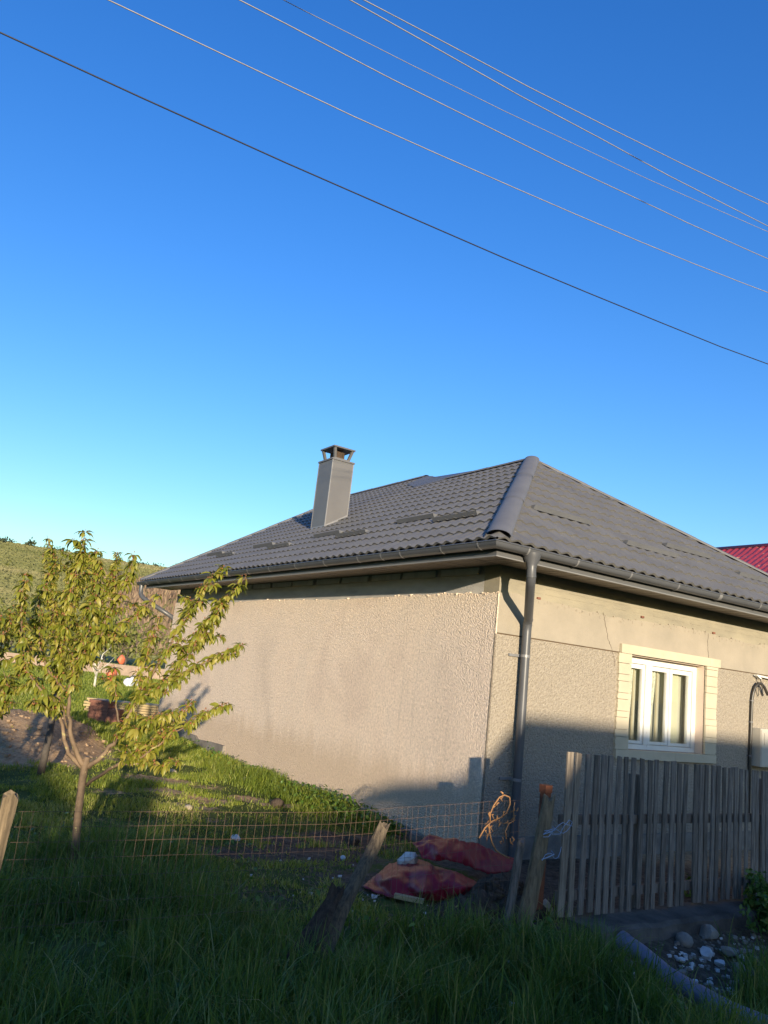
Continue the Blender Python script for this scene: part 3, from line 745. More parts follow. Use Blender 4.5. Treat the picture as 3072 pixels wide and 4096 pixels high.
for i, (d, mat, vs) in enumerate(whole):
    if i < 300:
        o = link('tile', tile_me, roof); o.matrix_local = mat @ Matrix.Rotation(rs.uniform(-.006, .006), 4, 'X')
    else:
        bv = [rest.verts.new(p) for p in vs]
        for f in TF: rest.faces.new([bv[i_] for i_ in f])
me = bpy.data.meshes.new('roof_tiles'); rest.to_mesh(me); rest.free(); me.materials.append(M_TILE)
me.polygons.foreach_set('use_smooth', [True] * len(me.polygons)); me.set_sharp_from_angle(angle=R(50))
link('roof_tiles', me, roof)['kind'] = 'stuff'
# hip and ridge caps: half-round sheet in lapped lengths
def cap_run(p, q, r, seg, name='ridge_cap', lift=.0, sq=.52):
    p, q = Vector(p), Vector(q); d = q - p; Ln = d.length; d.normalize()
    x = d.cross(Vector((0, 0, 1))).normalized(); y = x.cross(d)
    n = max(1, round(Ln / seg))
    for k in range(n):
        a = p + d * (Ln * k / n - (.05 if k else 0)); b = p + d * (Ln * (k + 1) / n)
        m = MB()
        for (pt, rr_) in ((a, r + .004), (b, r - .003)):
            for j in range(11):
                an = R(-8) + R(196) * j / 10
                m.v.append(tuple(pt + x * math.cos(an) * rr_ + y * math.sin(an) * rr_ * sq + Vector((0, 0, lift))))
        for i in range(1):
            for j in range(10):
                a_ = i * 11 + j; m.f.append((a_, a_ + 1, a_ + 12, a_ + 11))
        base_ = len(m.v)
        for (pt, rr_) in ((a, r + .001), (b, r - .006)):      # inner face of the sheet
            for j in range(11):
                an = R(-8) + R(196) * j / 10
                m.v.append(tuple(pt + x * math.cos(an) * rr_ + y * math.sin(an) * rr_ * sq + Vector((0, 0, lift))))
        for j in range(10): m.f.append((base_ + j, base_ + 11 + j, base_ + 12 + j, base_ + j + 1))
        o = m.build(name, M_CAP, roof, smooth=True)
    return d
cap_run((NE[0] + .06, NE[1] + .06, NE[2] + .045), (AP[0], AP[1], AP[2] + .02), .13, 1.9, 'hip_cap')
cap_run((RE[0], RE[1], RE[2] + .03), (AP[0], AP[1], AP[2] + .01), .085, .9, 'hip_cap')
cap_run((FE[0], FE[1], FE[2] + .03), (R2[0], R2[1], R2[2] + .02), .085, 1.2, 'hip_cap')
cap_run((AP[0], AP[1] - .05, AP[2] + .012), (R1[0], R1[1], R1[2] + .012), .085, 1.2)
cap_run((PK[0], PK[1], PK[2] + .012), (R2[0], R2[1], R2[2] + .012), .085, 1.2)
cap_run((R1[0], R1[1], R1[2] + .01), (PK[0], PK[1], PK[2] + .01), .06, 1.2)
# flat flashing where the two ridges meet
org, s_, t_, n_ = plane_basis('L')
onl = lambda u, v, h=.03: tuple(Vector((u, v, EZ + (u + EE) * SL)) + n_ * h)
fl = MB(); P8 = [onl(3.12, 5.35, .045), onl(4.06, 7.40, .045), onl(3.62, 7.45, .045), onl(3.05, 6.3, .045)]
fl.add(P8 + [tuple(Vector(p) - n_ * .01) for p in P8], [(0, 1, 2, 3), (7, 6, 5, 4), (0, 4, 5, 1), (1, 5, 6, 2), (2, 6, 7, 3), (3, 7, 4, 0)])
fl.build('flashing', M_CAP, roof)
# snow guards: triangular sheet profiles standing on the slope
def guard(kind, along0, along1, across):
    org, s_, t_, n_ = plane_basis(kind)
    base = (lambda a: Vector((across, a, EZ + (across + EE) * SL))) if kind == 'L' else (lambda a: Vector((a, across, EZ + (across + EE) * SF)))
    m = MB(); h = .06
    for a in (along0, along1):
        b = base(a); m.v += [tuple(b + n_ * .030), tuple(b + n_ * (.03 + h) + t_ * .005), tuple(b + t_ * .10 + n_ * .030), tuple(b + n_ * .036 - t_ * .03)]
    m.f = [(3, 0, 4, 7), (0, 1, 5, 4), (1, 2, 6, 5), (0, 2, 1), (4, 5, 6), (2, 0, 4, 6)]
    m.build('snow_guard', M_METAL2, roof)
for k in range(5):
    o_ = k * 2.62
    if k < 4: guard('L', 2.02 + o_, 2.93 + o_, .50)
    if k < 4: guard('L', .80 + o_, 1.72 + o_, .27)
for a0, a1, ac in ((.89, 1.93, .50), (2.23, 3.27, .14), (3.48, 4.50, .48), (4.68, 5.72, .11)):
    guard('F', a0, a1, ac)
# chimney
cu, cv, cw, cd = 1.147, 6.476, .48, .56
ch = MB(); ch.box((cu, cv, 4.0), (cu + cw, cv + cd, 5.70)); chim = ch.build('chimney', M_CHIM, house)
c2 = MB()
for (x, y) in ((cu - .004, cv - .004), (cu + cw - .016, cv - .004), (cu - .004, cv + cd - .016), (cu + cw - .016, cv + cd - .016)):
    c2.box((x, y, 4.1), (x + .02, y + .02, 5.70))
c2.build('corner_trim', M_GUTL, chim)
co = MB(); co.box((cu - .018, cv - .018, 5.703), (cu + cw + .018, cv + cd + .018, 5.735)); co.box((cu + .06, cv + .06, 5.736), (cu + cw - .06, cv + cd - .06, 5.775)); co.build('collar', M_CHIM, chim)
fl = MB(); fl.box((cu + .14, cv + .16, 5.776), (cu + cw - .14, cv + cd - .16, 5.93)); fl.build('flue', M_ROT, chim)
for sx in (0, 1):
    for sy in (0, 1):
        b0 = Vector((cu + .085 + sx * (cw - .17), cv + .085 + sy * (cd - .17), 5.776)); b1 = b0 + Vector(((sx * 2 - 1) * .045, (sy * 2 - 1) * .045, .19))
        p_ = MB(); p_.bar(b0, b1, .05, .05, (1, 0, 0)); p_.build('cap_post', M_METAL, chim)
hd = MB(); a0, a1, b0, b1 = cu - .005, cu + cw + .005, cv - .005, cv + cd + .005; z = 5.965
hd.add([(a0, b0, z), (a1, b0, z), (a1, b1, z), (a0, b1, z), (a0, b0, z + .03), (a1, b0, z + .03), (a1, b1, z + .03), (a0, b1, z + .03), ((a0 + a1) / 2, (b0 + b1) / 2, z + .085)],
       [(0, 3, 2, 1), (0, 1, 5, 4), (1, 2, 6, 5), (2, 3, 7, 6), (3, 0, 4, 7), (4, 5, 8), (5, 6, 8), (6, 7, 8), (7, 4, 8)])
hd.build('chimney_hood', M_METAL, chim)
sk = MB(); zb = lambda u: EZ + (u + EE) * SL
sk.box8([(cu - .02, cv - .02, zb(cu) - .05), (cu + cw, cv - .02, zb(cu + cw) - .05), (cu + cw, cv + cd + .02, zb(cu + cw) - .05), (cu - .02, cv + cd + .02, zb(cu) - .05),
         (cu - .006, cv - .006, zb(cu) + .07), (cu + cw, cv - .006, zb(cu + cw) + .07), (cu + cw, cv + cd + .006, zb(cu + cw) + .07), (cu - .006, cv + cd + .006, zb(cu) + .07)])
sk.build('flashing', M_GUTL, chim)

# ---- meter box and conduit on the front wall
mbx = empty('meter_box', world(4.87, 0, 1.03), HROT)
tag(mbx, 'pale plastic meter cabinet with ribbed door fixed to the front wall beside the conduit', 'meter box')
b = MB(); b.box((0, -.15, 0), (.62, -.001, .515)); b.build('cabinet', M_BOX, mbx)
b = MB(); b.box((.015, -.158, .015), (.605, -.1505, .50)); b.build('door', M_BOX, mbx)
for k in range(5):
    b = MB(); b.box((.075 + k * .115, -.166, .30), (.10 + k * .115, -.1585, .46)); b.build('rib', M_BOX, mbx)
cdt = empty('cable_conduit', world(4.80, 0, 0), HROT)
tag(cdt, 'black corrugated cable conduit rising up the wall and bending over into the bracket', 'conduit')
b = MB(); pts = [(0.0, -.03, 0.3), (.012, -.03, 1.0), (.03, -.03, 1.55), (.045, -.03, 1.93), (.06, -.035, 2.02), (.095, -.045, 2.11), (.15, -.06, 2.165), (.21, -.07, 2.165), (.27, -.08, 2.12), (.34, -.09, 2.02)]
b.tube(pts, .021, 10); cd_o = b.build('tube', M_CONDUIT, cdt, smooth=True)
b = MB(); b.tube([(.14, -.07, 2.17), (.17, -.08, 2.05), (.205, -.085, 2.0), (.225, -.085, 2.02), (.22, -.08, 2.1), (.19, -.075, 2.2), (.18, -.07, 2.235)], .008, 8); b.build('cable_loop', M_CONDUIT, cdt, smooth=True)
for z in (1.16, 1.62, 1.915):
    b = MB(); x = .012 + (z - 1.0) / .93 * .033; b.tube([(x, -.03, z - .008), (x, -.03, z + .008)], .026, 10); b.bar((x - .03, -.006, z), (x + .03, -.006, z), .012, .014); b.build('clip', M_GUTL, cdt)
b = MB(); b.bar((.10, -.05, 2.275), (.52, -.05, 2.255), .06, .022); b.bar((.10, -.05, 2.28), (.19, -.06, 2.235), .05, .02); b.tube([(.17, -.03, 2.262), (.17, 0.0, 2.262)], .02, 8)
b.build('bracket', M_WHITE, cdt)

# ------------------------------------------------------------------ picket fence
FV = -1.9
fence = empty('picket_fence', world(-.8, FV, 0), HROT)
tag(fence, 'grey weathered wooden picket fence standing on the concrete curb in front of the house', 'fence')
us = [-.80, -.70, -.575, -.473, -.383, -.296, -.192, -.09, .008, .118, .231, .317, .451, .548, .643, .735, .887, .967, 1.047, 1.15, 1.232, 1.34, 1.411, 1.52, 1.606, 1.694, 1.805, 1.885, 1.976, 2.057, 2.16, 2.25, 2.36, 2.45, 2.56, 2.66, 2.76, 2.87, 2.97, 3.07, 3.18, 3.28, 3.4]
for k, u in enumerate(us):
    w = rs.uniform(.042, .060); th = rs.uniform(.013, .020); zt = 1.262 - .031 * max(0, u + .4) + rs.uniform(-.006, .012); zb = .012 + rs.uniform(-.015, .02)
    lean = rs.uniform(-.018, .018); bow = rs.uniform(-.008, .008)
    if k == 0: zt, w = 1.272, .074
    if k == 1: zt, w, lean = 1.272, .06, 0.0
    x = u + .8; m = MB(); lv = []
    for i, f in enumerate((0, .33, .66, 1.0)):
        z = zb + (zt - zb) * f; dx = lean * (f - .5) + bow * math.sin(f * math.pi); ww = w * rs.uniform(.94, 1.04)
        tl = rs.uniform(-.008, .008) if f == 1 else 0
        m.v += [(x + dx, -th, z), (x + dx + ww, -th, z + tl), (x + dx + ww, 0, z + tl), (x + dx, 0, z)]
    for i in range(3):
        q = 4 * i
        for j in range(4): m.f.append((q + j, q + (j + 1) % 4, q + 4 + (j + 1) % 4, q + 4 + j))
    m.f += [(3, 2, 1, 0), (12, 13, 14, 15)]
    o = m.build('picket', M_WOODN if k < 2 else M_WOOD if rs.rand() < .72 else M_WOODD, fence)  # first two pickets carry the wood with sunlight put into its colour
    o.location.y = rs.uniform(-.006, .006)
for z, d in ((.735, .0), (.16, .0)):
    b = MB(); b.box((-.0, .008, z - .035), (4.3, .05, z + .04)); b.build('rail', M_WOODD, fence)
for x in (.95, 2.9): 
    b = MB(); b.box((x, .055, -.3), (x + .09, .14, 1.1)); b.build('post', M_WOODD, fence)
curb = empty('concrete_curb', world(-.8, -2.0, -.3), HROT)
tag(curb, 'low damp concrete curb under the picket fence', 'curb')
n = 40; m = MB()
for i in range(n + 1):
    x = .10 + i * .115; e = rs.uniform(-.012, .012); f = -.20 + rs.uniform(-.012, .012)
    m.v += [(x, f - .03, 0), (x, f, .27 + e), (x, f + .04, .295 + e), (x, .17, .30 + rs.uniform(-.01, .012)), (x, .17, 0)]
for i in range(n):
    q = 5 * i
    for j in range(4): m.f.append((q + j, q + j + 5, q + j + 6, q + j + 1))
m.f += [(0, 1, 2, 3, 4), tuple(5 * n + j for j in (4, 3, 2, 1, 0))]
m.build('curb_block', M_CURB, curb)

# ------------------------------------------------------------------ old posts, wire mesh
def post_thing(name, label, pts, rad, mat, n=7, seed=0, cat='post', jag=.012, group=None, squash=.75):
    r = rng(seed); m = MB(); pts = [Vector(p) for p in pts]
    N_ = 12; P = []
    for i in range(N_ + 1):
        f = i / N_ * (len(pts) - 1); k = min(int(f), len(pts) - 2); P.append((pts[k].lerp(pts[k + 1], f - k), rad[k] + (rad[k + 1] - rad[k]) * (f - k)))
    ph = r.uniform(.82, 1.15, n)
    for i, (p, ra) in enumerate(P):
        for j in range(n):
            a = 2 * math.pi * j / n; q = ra * ph[j] * r.uniform(.95, 1.05)
            zz = r.uniform(-jag, jag) * 2 if i == N_ else 0
            m.v.append((p.x + math.cos(a) * q, p.y + math.sin(a) * q * squash, p.z + zz))
    for i in range(N_):
        for j in range(n): m.f.append((i * n + j, i * n + (j + 1) % n, (i + 1) * n + (j + 1) % n, (i + 1) * n + j))
    m.v.append(tuple(P[-1][0] - Vector((0, 0, .015)))); c = len(m.v) - 1
    for j in range(n): m.f.append((N_ * n + j, N_ * n + (j + 1) % n, c))
    o = m.build(name, mat, None); tag(o, label, cat, group); return o
post_thing('fence_post', 'grey split wooden post with a lit top at the left edge of the yard', [world(-5.04, -2.06, -.1), world(-4.97, -2.06, .925)], [.05, .042], M_WOODL, 6, 3, group='old posts carrying the wire mesh')
post_thing('fence_post', 'long weathered log leaning right with a splintered sunlit top, beside the rotten stump', [world(-3.13, -2.15, -.12), world(-2.9, -2.08, .30), world(-2.63, -2.03, .735)], [.060, .048, .042], M_WOODG, 8, 8, jag=.03, group='old posts carrying the wire mesh')
post_thing('tree_stump', 'dark rotten stump leaning against the splintered log', [world(-3.30, -2.16, -.12), world(-3.15, -2.16, .16), world(-3.00, -2.14, .385)], [.12, .075, .045], M_ROT, 9, 11, cat='stump', jag=.03)
post_thing('fence_post', 'thick mossy log tied with blue twine, leaning beside the end of the picket fence', [world(-1.26, -1.98, -.1), world(-1.13, -1.97, .45), world(-1.035, -1.96, .925)], [.068, .06, .05], M_WOODL, 8, 15, group='old posts carrying the wire mesh', jag=.02)
post_thing('fence_post', 'short dark stake leaning left of the mossy log', [world(-1.40, -1.96, -.1), world(-1.27, -1.93, .60)], [.035, .033], M_WOODD, 6, 18, jag=.012, group='old posts carrying the wire mesh')
post_thing('fence_plank', 'dark narrow plank leaning right of the mossy log', [world(-1.17, -1.93, -.05), world(-1.06, -1.92, .52), world(-1.01, -1.92, .80)], [.03, .028, .026], M_WOODD, 5, 21, cat='plank')
rp = empty('rusty_post', world(-.90, -1.78, 0), HROT); tag(rp, 'rusty red square steel post behind the mossy log', 'post')
b = MB(); b.box8([(-.035, -.03, .05), (.03, -.03, .05), (.03, .03, .05), (-.035, .03, .05), (-.02, -.03, .975), (.045, -.03, .975), (.045, .03, .975), (-.02, .03, .975)]); b.build('tube', M_RUST, rp)
b = MB(); b.box((-.026, -.036, .93), (.051, .036, .99)); b.build('cap', M_RUST, rp)
tw = MB()
for z0, sd in ((.70, 1), (.52, 2)):
    r = rng(sd)
    for q in range(3 if sd == 1 else 1):
        pts = []
        for k in range(9):
            f = k / 8; pts.append(world(-1.15 + f * (.30 if sd == 1 else .2), -2.045 - .02 * math.sin(f * 3) + r.uniform(-.006, .006), z0 - .03 + .06 * f * (1 + .3 * q) + .035 * math.sin(f * 7 + q * 2) + r.uniform(-.01, .01)))
        tw.tube(pts, .0026, 5)
    tw.tube([world(-1.16, -2.05, z0 - .03), world(-1.10, -2.06, z0 - .012), world(-1.02, -2.04, z0), world(-.99, -1.98, z0 + .01)], .0035, 5)
o = tw.build('twine', M_BLUE); tag(o, 'blue plastic twine wound round the mossy log', 'twine')
# wire mesh
ms = MB(); rw = rng(31)
def mesh_top(u):
    return float(np.interp(u, [-5.4, -4.0, -2.95, -2.6, -2.2, -1.8, -1.35], [.835, .829, .822, .845, .869, .89, .913]))
def wob(u, z): return .012 * (fbm(np.array([u * 3]), np.array([z * 3]), 12, 2)[0] - .5) * (2.4 if u > -3.2 else .6)
usm = list(np.arange(-5.35, -1.33, .0515)); zs = [0, .075, .15, .235, .33, .43, .53]
for u in usm:
    zt = mesh_top(u); dx = rw.normal(0, .0025 if u < -3.2 else .006); pts = []
    for z in (.24, .3, .4, .62, zt + .004 if u > -3.2 else zt):
        zz = z
        pts.append(world(u + dx + wob(u, zz) * 2, -2.0 + wob(u + 5, zz), zz))
    ms.tube(pts, .0009, 4, caps=False)
for dz in zs:
    pts = []
    for u in usm[::2] + [usm[-1]]:
        zt = mesh_top(u) - dz * (1 if dz < .4 else 1.06); pts.append(world(u, -2.0025 + wob(u + 5, zt), zt + wob(u, zt) * .8))
    ms.tube(pts, .0010, 4, caps=False)
o = ms.build('wire_mesh_fence', M_WIRE); tag(o, 'rusty welded wire mesh strung between the old posts', 'wire fence')
# dead vine looped over the mesh
vn = MB()
W2 = lambda L: [world(u, -2.015, z) for u, z in L]
vn.tube(W2([(-1.674, .752), (-1.681, .811), (-1.654, .871), (-1.602, .931), (-1.553, .947), (-1.5, .932), (-1.491, .883), (-1.522, .817), (-1.578, .787), (-1.659, .761), (-1.72, .717), (-1.769, .647)]), .0055, 6)
vn.tube(W2([(-1.682, .746), (-1.671, .681), (-1.643, .616), (-1.595, .556), (-1.543, .531), (-1.46, .50)]), .0055, 6)
vn.tube(W2([(-1.445, .896), (-1.451, .829), (-1.432, .768), (-1.489, .744), (-1.517, .691), (-1.503, .637)]), .0038, 5)
for k in range(26):
    a = W2([(-1.68, .70), (-1.66, .80), (-1.56, .79), (-1.50, .66), (-1.44, .82), (-1.6, .93)])[k % 6] + Vector((rw.uniform(-.04, .04), rw.uniform(-.02, .02), rw.uniform(-.05, .05)))
    vn.tube([a, a + Vector((rw.uniform(-.02, .02), 0, rw.uniform(-.03, .0))), a + Vector((rw.uniform(-.03, .03), 0, rw.uniform(-.05, -.02)))], [.004, .007, .002], 5)
o = vn.build('dry_vine', M_VINE, smooth=True); tag(o, 'dead orange vine looped over the wire mesh', 'vine')

# ------------------------------------------------------------------ sheet, heap, rubble, pipe
def sheet(name, label, outline, hfun, step, mat, seed, skirt=.02):
    """crumpled sheet over an outline in house u,v"""
    poly = np.array(outline); u0, v0 = poly.min(0); u1, v1 = poly.max(0)
    def inside(x, y):
        c = False; j = len(poly) - 1
        for i in range(len(poly)):
            if ((poly[i, 1] > y) != (poly[j, 1] > y)) and x < (poly[j, 0] - poly[i, 0]) * (y - poly[i, 1]) / (poly[j, 1] - poly[i, 1]) + poly[i, 0]: c = not c
            j = i
        return c
    nu, nv = int((u1 - u0) / step) + 2, int((v1 - v0) / step) + 2
    ids = {}; V = []; F_ = []
    for i in range(nu):
        for j in range(nv):
            a, b_ = u0 + i * step, v0 + j * step
            if inside(a, b_):
                ids[i, j] = len(V); z = hfun(a, b_)
                V.append(world(a, b_, z))
    for (i, j) in list(ids):
        if (i + 1, j) in ids and (i, j + 1) in ids and (i + 1, j + 1) in ids: F_.append((ids[i, j], ids[i + 1, j], ids[i + 1, j + 1], ids[i, j + 1]))
    m = MB(); m.add(V, F_); o = m.build(name, mat, None, smooth=True); md = o.modifiers.new('thick', 'SOLIDIFY'); md.thickness = .004
    o.data.set_sharp_from_angle(angle=R(24))
    return o
def crumple(u, v, seed, amp=.05, sc=3.2):
    """faceted folds: distance to random crease lines"""
    r = rng(seed); h = 0.0
    for k in range(16):
        a = r.uniform(0, math.pi); c = r.uniform(-1.6, .3) * math.cos(a) + r.uniform(-1.6, .1) * math.sin(a); w = r.uniform(.04, .20) * 3.2 / sc
        x = u * math.cos(a) + v * math.sin(a) - c + .05 * math.sin(3 * (u * math.sin(a) - v * math.cos(a)) + k)
        h += amp * r.uniform(.35, 1.0) * max(0.0, 1 - abs(x) / w) * (1 if k % 3 else -1)
    return h + amp * .35 * (1 - 2 * abs(2 * fbm(np.array([u]), np.array([v]), seed + 3, 2, sc * 2.6)[0] - 1))
def gz(u, v): p = world(u, v, 0); return h1(p.x, p.y)
def fold_sheet(P, T, seed, label):
    """sheet built on hand-set fold points, then split finer with small wrinkles"""
    bm = bmesh.new(); vs = [bm.verts.new(p) for p in P]
    for t in T: bm.faces.new([vs[k] for k in t])
    bmesh.ops.subdivide_edges(bm, edges=bm.edges[:], cuts=2, use_grid_fill=True)
    bmesh.ops.triangulate(bm, faces=bm.faces[:])
    bmesh.ops.subdivide_edges(bm, edges=bm.edges[:], cuts=2, use_grid_fill=True)
    bmesh.ops.recalc_face_normals(bm, faces=bm.faces[:])
    for _ in range(4): bmesh.ops.smooth_vert(bm, verts=[v_ for v_ in bm.verts if not v_.is_boundary], factor=.5, use_axis_x=True, use_axis_y=True, use_axis_z=True)
    for v_ in bm.verts:
        c = v_.co.copy(); k = .5 if v_.is_boundary else 1.0
        a = mnoise.noise(Vector((c.x * 5 + seed, c.y * 5, c.z * 5))); b2 = mnoise.noise(Vector((c.x * 15 + seed, c.y * 9, c.z * 15)))
        v_.co = c + Vector((0, 0, .5)) * (.034 * k * (1 - 2.4 * abs(a)) - .005 + .018 * (1 - 2 * abs(b2))) + Vector((mnoise.noise(c * 11), mnoise.noise(c * 13 + Vector((3, 1, 7))), 0)) * .014
    for f in bm.faces:
        if f.normal.z < 0: f.normal_flip()
    me = bpy.data.meshes.new('plastic_sheet'); bm.to_mesh(me); bm.free(); me.materials.append(M_TARP)
    me.polygons.foreach_set('use_smooth', [True] * len(me.polygons)); me.set_sharp_from_angle(angle=R(38))
    o = link('plastic_sheet', me); md = o.modifiers.new('thick', 'SOLIDIFY'); md.thickness = .003
    return tag(o, label, 'plastic sheet', 'maroon plastic sheets by the house corner')
fold_sheet([(0.171, 7.048, -0.05), (0.269, 7.317, -0.03), (0.419, 7.771, -0.01), (0.572, 7.918, 0.01), (0.733, 7.919, 0.03), (0.79, 7.42, 0.09), (0.57, 7.196, 0.1), (0.73, 6.992, 0.17), (0.647, 6.647, 0.04), (0.405, 6.804, -0.05), (0.653, 6.808, -0.05), (0.924, 7.019, 0.16), (1.15, 7.049, 0.09), (0.985, 6.724, 0.1), (0.836, 6.885, 0.08), (1.011, 6.862, -0.0), (0.849, 6.896, -0.05), (0.384, 6.886, 0.07), (0.524, 6.924, 0.0), (0.755, 6.801, 0.01)], [(6, 3, 2), (6, 4, 3), (7, 5, 4), (4, 6, 7), (8, 7, 6), (9, 1, 0), (13, 12, 11), (5, 7, 14), (14, 11, 5), (14, 13, 11), (12, 13, 15), (13, 14, 16), (16, 15, 13), (17, 2, 1), (1, 9, 17), (17, 6, 2), (9, 10, 18), (18, 10, 8), (18, 8, 6), (6, 17, 18), (18, 17, 9), (7, 8, 19), (19, 14, 7), (8, 10, 19), (10, 16, 19), (19, 16, 14)], 3, 'muddy maroon plastic sheet lying crumpled on the ground, the lower of two')
fold_sheet([(0.607, 7.672, 0.21), (0.747, 7.628, 0.31), (0.875, 7.515, 0.32), (1.025, 7.64, 0.3), (1.23, 7.779, 0.25), (1.339, 7.793, 0.21), (1.691, 8.082, 0.09), (1.69, 8.058, 0.04), (1.555, 7.835, 0.03), (1.316, 7.56, 0.04), (1.188, 7.468, 0.09), (1.001, 7.323, 0.16), (0.882, 7.238, 0.19), (0.776, 7.221, 0.17), (0.692, 7.314, 0.17), (0.665, 7.371, 0.21), (0.817, 7.192, 0.26), (1.057, 7.398, 0.24), (1.337, 7.676, 0.14), (0.741, 7.411, 0.25)], [(8, 7, 6), (16, 3, 2), (16, 12, 3), (16, 13, 12), (17, 4, 3), (17, 10, 4), (17, 11, 10), (17, 12, 11), (3, 12, 17), (18, 6, 5), (18, 8, 6), (18, 9, 8), (18, 5, 4), (4, 10, 18), (18, 10, 9), (19, 1, 0), (0, 15, 19), (19, 2, 1), (19, 16, 2), (19, 14, 13), (13, 16, 19), (19, 15, 14)], 8, 'maroon plastic sheet propped against the foot of the house corner, the upper of two')
m = MB(); m.bar((.43, 6.72, .0), (.66, 6.66, -.005), .05, .032); o = m.build('timber_offcut', M_STRAW); tag(o, 'short pale timber offcut lying at the edge of the muddy sheet', 'timber')
def rock(name, label, loc, size, mat, seed, group=None, cat='stone', sub=2, rough=.28, sharp=False):
    r = rng(seed); bm = bmesh.new(); bmesh.ops.create_icosphere(bm, subdivisions=sub, radius=1.0)
    off = r.uniform(0, 50, 3)
    cutn = [Vector(r.normal(0, 1, 3)).normalized() for _ in range(5)] if sharp else []
    for v_ in bm.verts:
        n_ = mnoise.fractal(v_.co * 1.1 + Vector(off), .9, 2.0, 3); c = v_.co * (1 + rough * n_)
        for q in cutn:
            d = c.dot(q) - .62
            if d > 0: c = c - q * d
        v_.co = Vector((c.x * size[0], c.y * size[1], c.z * size[2]))
    me = bpy.data.meshes.new(name); bm.to_mesh(me); bm.free(); me.materials.append(mat)
    me.polygons.foreach_set('use_smooth', [not sharp] * len(me.polygons))
    o = link(name, me); o.location = loc; o.rotation_euler = (0, 0, r.uniform(0, 6)); 
    if label: tag(o, label, cat, group)
    return o
rock('rubble_chunk', 'white broken concrete chunk between the two maroon sheets', (.575, 7.52, .10), (.12, .09, .09), M_STONEW, 4, sharp=True)
# dirt heap
hv_ = []; n1, n2 = 84, 64
for i in range(n1):
    for j in range(n2):
        u = -2.05 + 1.75 * i / (n1 - 1); v = -2.05 + 1.15 * j / (n2 - 1)
        k = math.exp(-(((u + .98) / .46) ** 2 + ((v + 1.50) / .34) ** 2)); k2 = math.exp(-(((u + 1.5) / .38) ** 2 + ((v + 1.74) / .20) ** 2))
        q = world(u, v, 0); lump = fbm(np.array([u]), np.array([v]), 17, 4, 7)[0] - .5
        hv_.append((q.x, q.y, gz(u, v) - .04 + .27 * k + .06 * k2 + (.22 * lump + .10 * (fbm(np.array([u]), np.array([v]), 19, 3, 22)[0] - .5)) * min(1, 2.2 * (k + k2))))
hf = [(i * n2 + j, (i + 1) * n2 + j, (i + 1) * n2 + j + 1, i * n2 + j + 1) for i in range(n1 - 1) for j in range(n2 - 1)]
m = MB(); m.add(hv_, hf); o = m.build('dirt_heap', M_SOIL, smooth=True); tag(o, 'dark heap of dug soil between the maroon sheets and the fence end', 'dirt heap')
cl_ = MB(); rcl = rng(66)
for i in range(260):
    u, v = rcl.normal(-1.1, .38), rcl.normal(-1.62, .22); q = world(u, v, 0)
    k = math.exp(-(((u + .98) / .46) ** 2 + ((v + 1.50) / .34) ** 2)); k2 = math.exp(-(((u + 1.5) / .38) ** 2 + ((v + 1.74) / .20) ** 2)); s_ = .008 + .035 * rcl.rand() ** 3; zz = gz(u, v) - .03 + .27 * k + .06 * k2
    cl_.box8([(q.x + dx * s_ * rcl.uniform(.4, 1.2), q.y + dy * s_ * rcl.uniform(.4, 1.2), zz + dz * s_ * rcl.uniform(.4, 1.1)) for dz in (-1, 1) for dx, dy in ((-1, -1), (1, -1), (1, 1), (-1, 1))])
tag(cl_.build('soil_clods', M_SOIL), kind='stuff')
# rubble in front of the curb
RG = 'rubble thrown in front of the curb'
st = [('river_stone', 'round grey-brown cobble at the head of the rubble, against the curb', 2.95, 7.12, .088, M_STONEG, 'r'), ('rubble_chunk', 'large white angular chunk in the middle of the rubble', 3.08, 7.0, .078, M_STONEW, 's'),
      ('rubble_chunk', 'bright white flat chunk just right of the large white one', 3.16, 6.91, .062, M_STONEW, 's'), ('river_stone', 'grey slab of rubble topmost in the pile under the curb', 3.25, 7.32, .10, M_STONEG, 's'),
      ('river_stone', 'long pale grey slab leaning on the right of the rubble', 3.32, 7.10, .10, M_STONEG, 's'), ('river_stone', 'pale oval stone at the right foot of the rubble', 3.30, 6.86, .064, M_STONEG, 'r'),
      ('river_stone', 'small pale stone farthest right of the rubble, in the grass', 3.42, 6.86, .05, M_STONEG, 'r'), ('rubble_chunk', 'small white chunk on the right top of the rubble', 3.43, 7.1, .042, M_STONEW, 's'),
      ('rubble_chunk', 'broken pale piece in front of the round cobble', 2.80, 6.80, .05, M_STONEW, 's'), ('rubble_chunk', 'low white fragment below the rubble, beside the pipe', 2.91, 6.52, .045, M_STONEW, 's'),
      ('rubble_chunk', 'white pebble-sized chip left of the pipe end', 2.12, 6.22, .028, M_STONEW, 's')]
for i, (nm, lb, x, y, rad, mt, kd) in enumerate(st):
    x, y = x * .955, y * .955; rad *= .86; zz = h1(x, y) + rad * .42; rock(nm, lb, (x, y, zz), (rad, rad * rng(i).uniform(.7, 1.0), rad * rng(i + 3).uniform(.55, .85) if kd == 's' else rad * .85), mt, 40 + i, RG, sharp=(kd == 's'), rough=.15 if kd == 'r' else .3)
gr = MB(); rg = rng(77)
def chip(m, x, y, s, z=None):
    z = h1(x, y) + s * .3 if z is None else z
    c = [(x + dx * s * rg.uniform(.5, 1.1), y + dy * s * rg.uniform(.5, 1.1), z + dz * s * rg.uniform(.3, .8)) for dz in (-1, 1) for dx, dy in ((-1, -1), (1, -1), (1, 1), (-1, 1))]
    m.box8(c)
for k in range(330):
    u = rg.uniform(-1.1, 1.6); v = rg.uniform(-3.0, -2.25); q = world(u, v, 0); chip(gr, q.x, q.y, abs(rg.normal(.008, .008)) + .004)
o = gr.build('gravel', M_STONEG); tag(o, kind='stuff')
gr = MB()
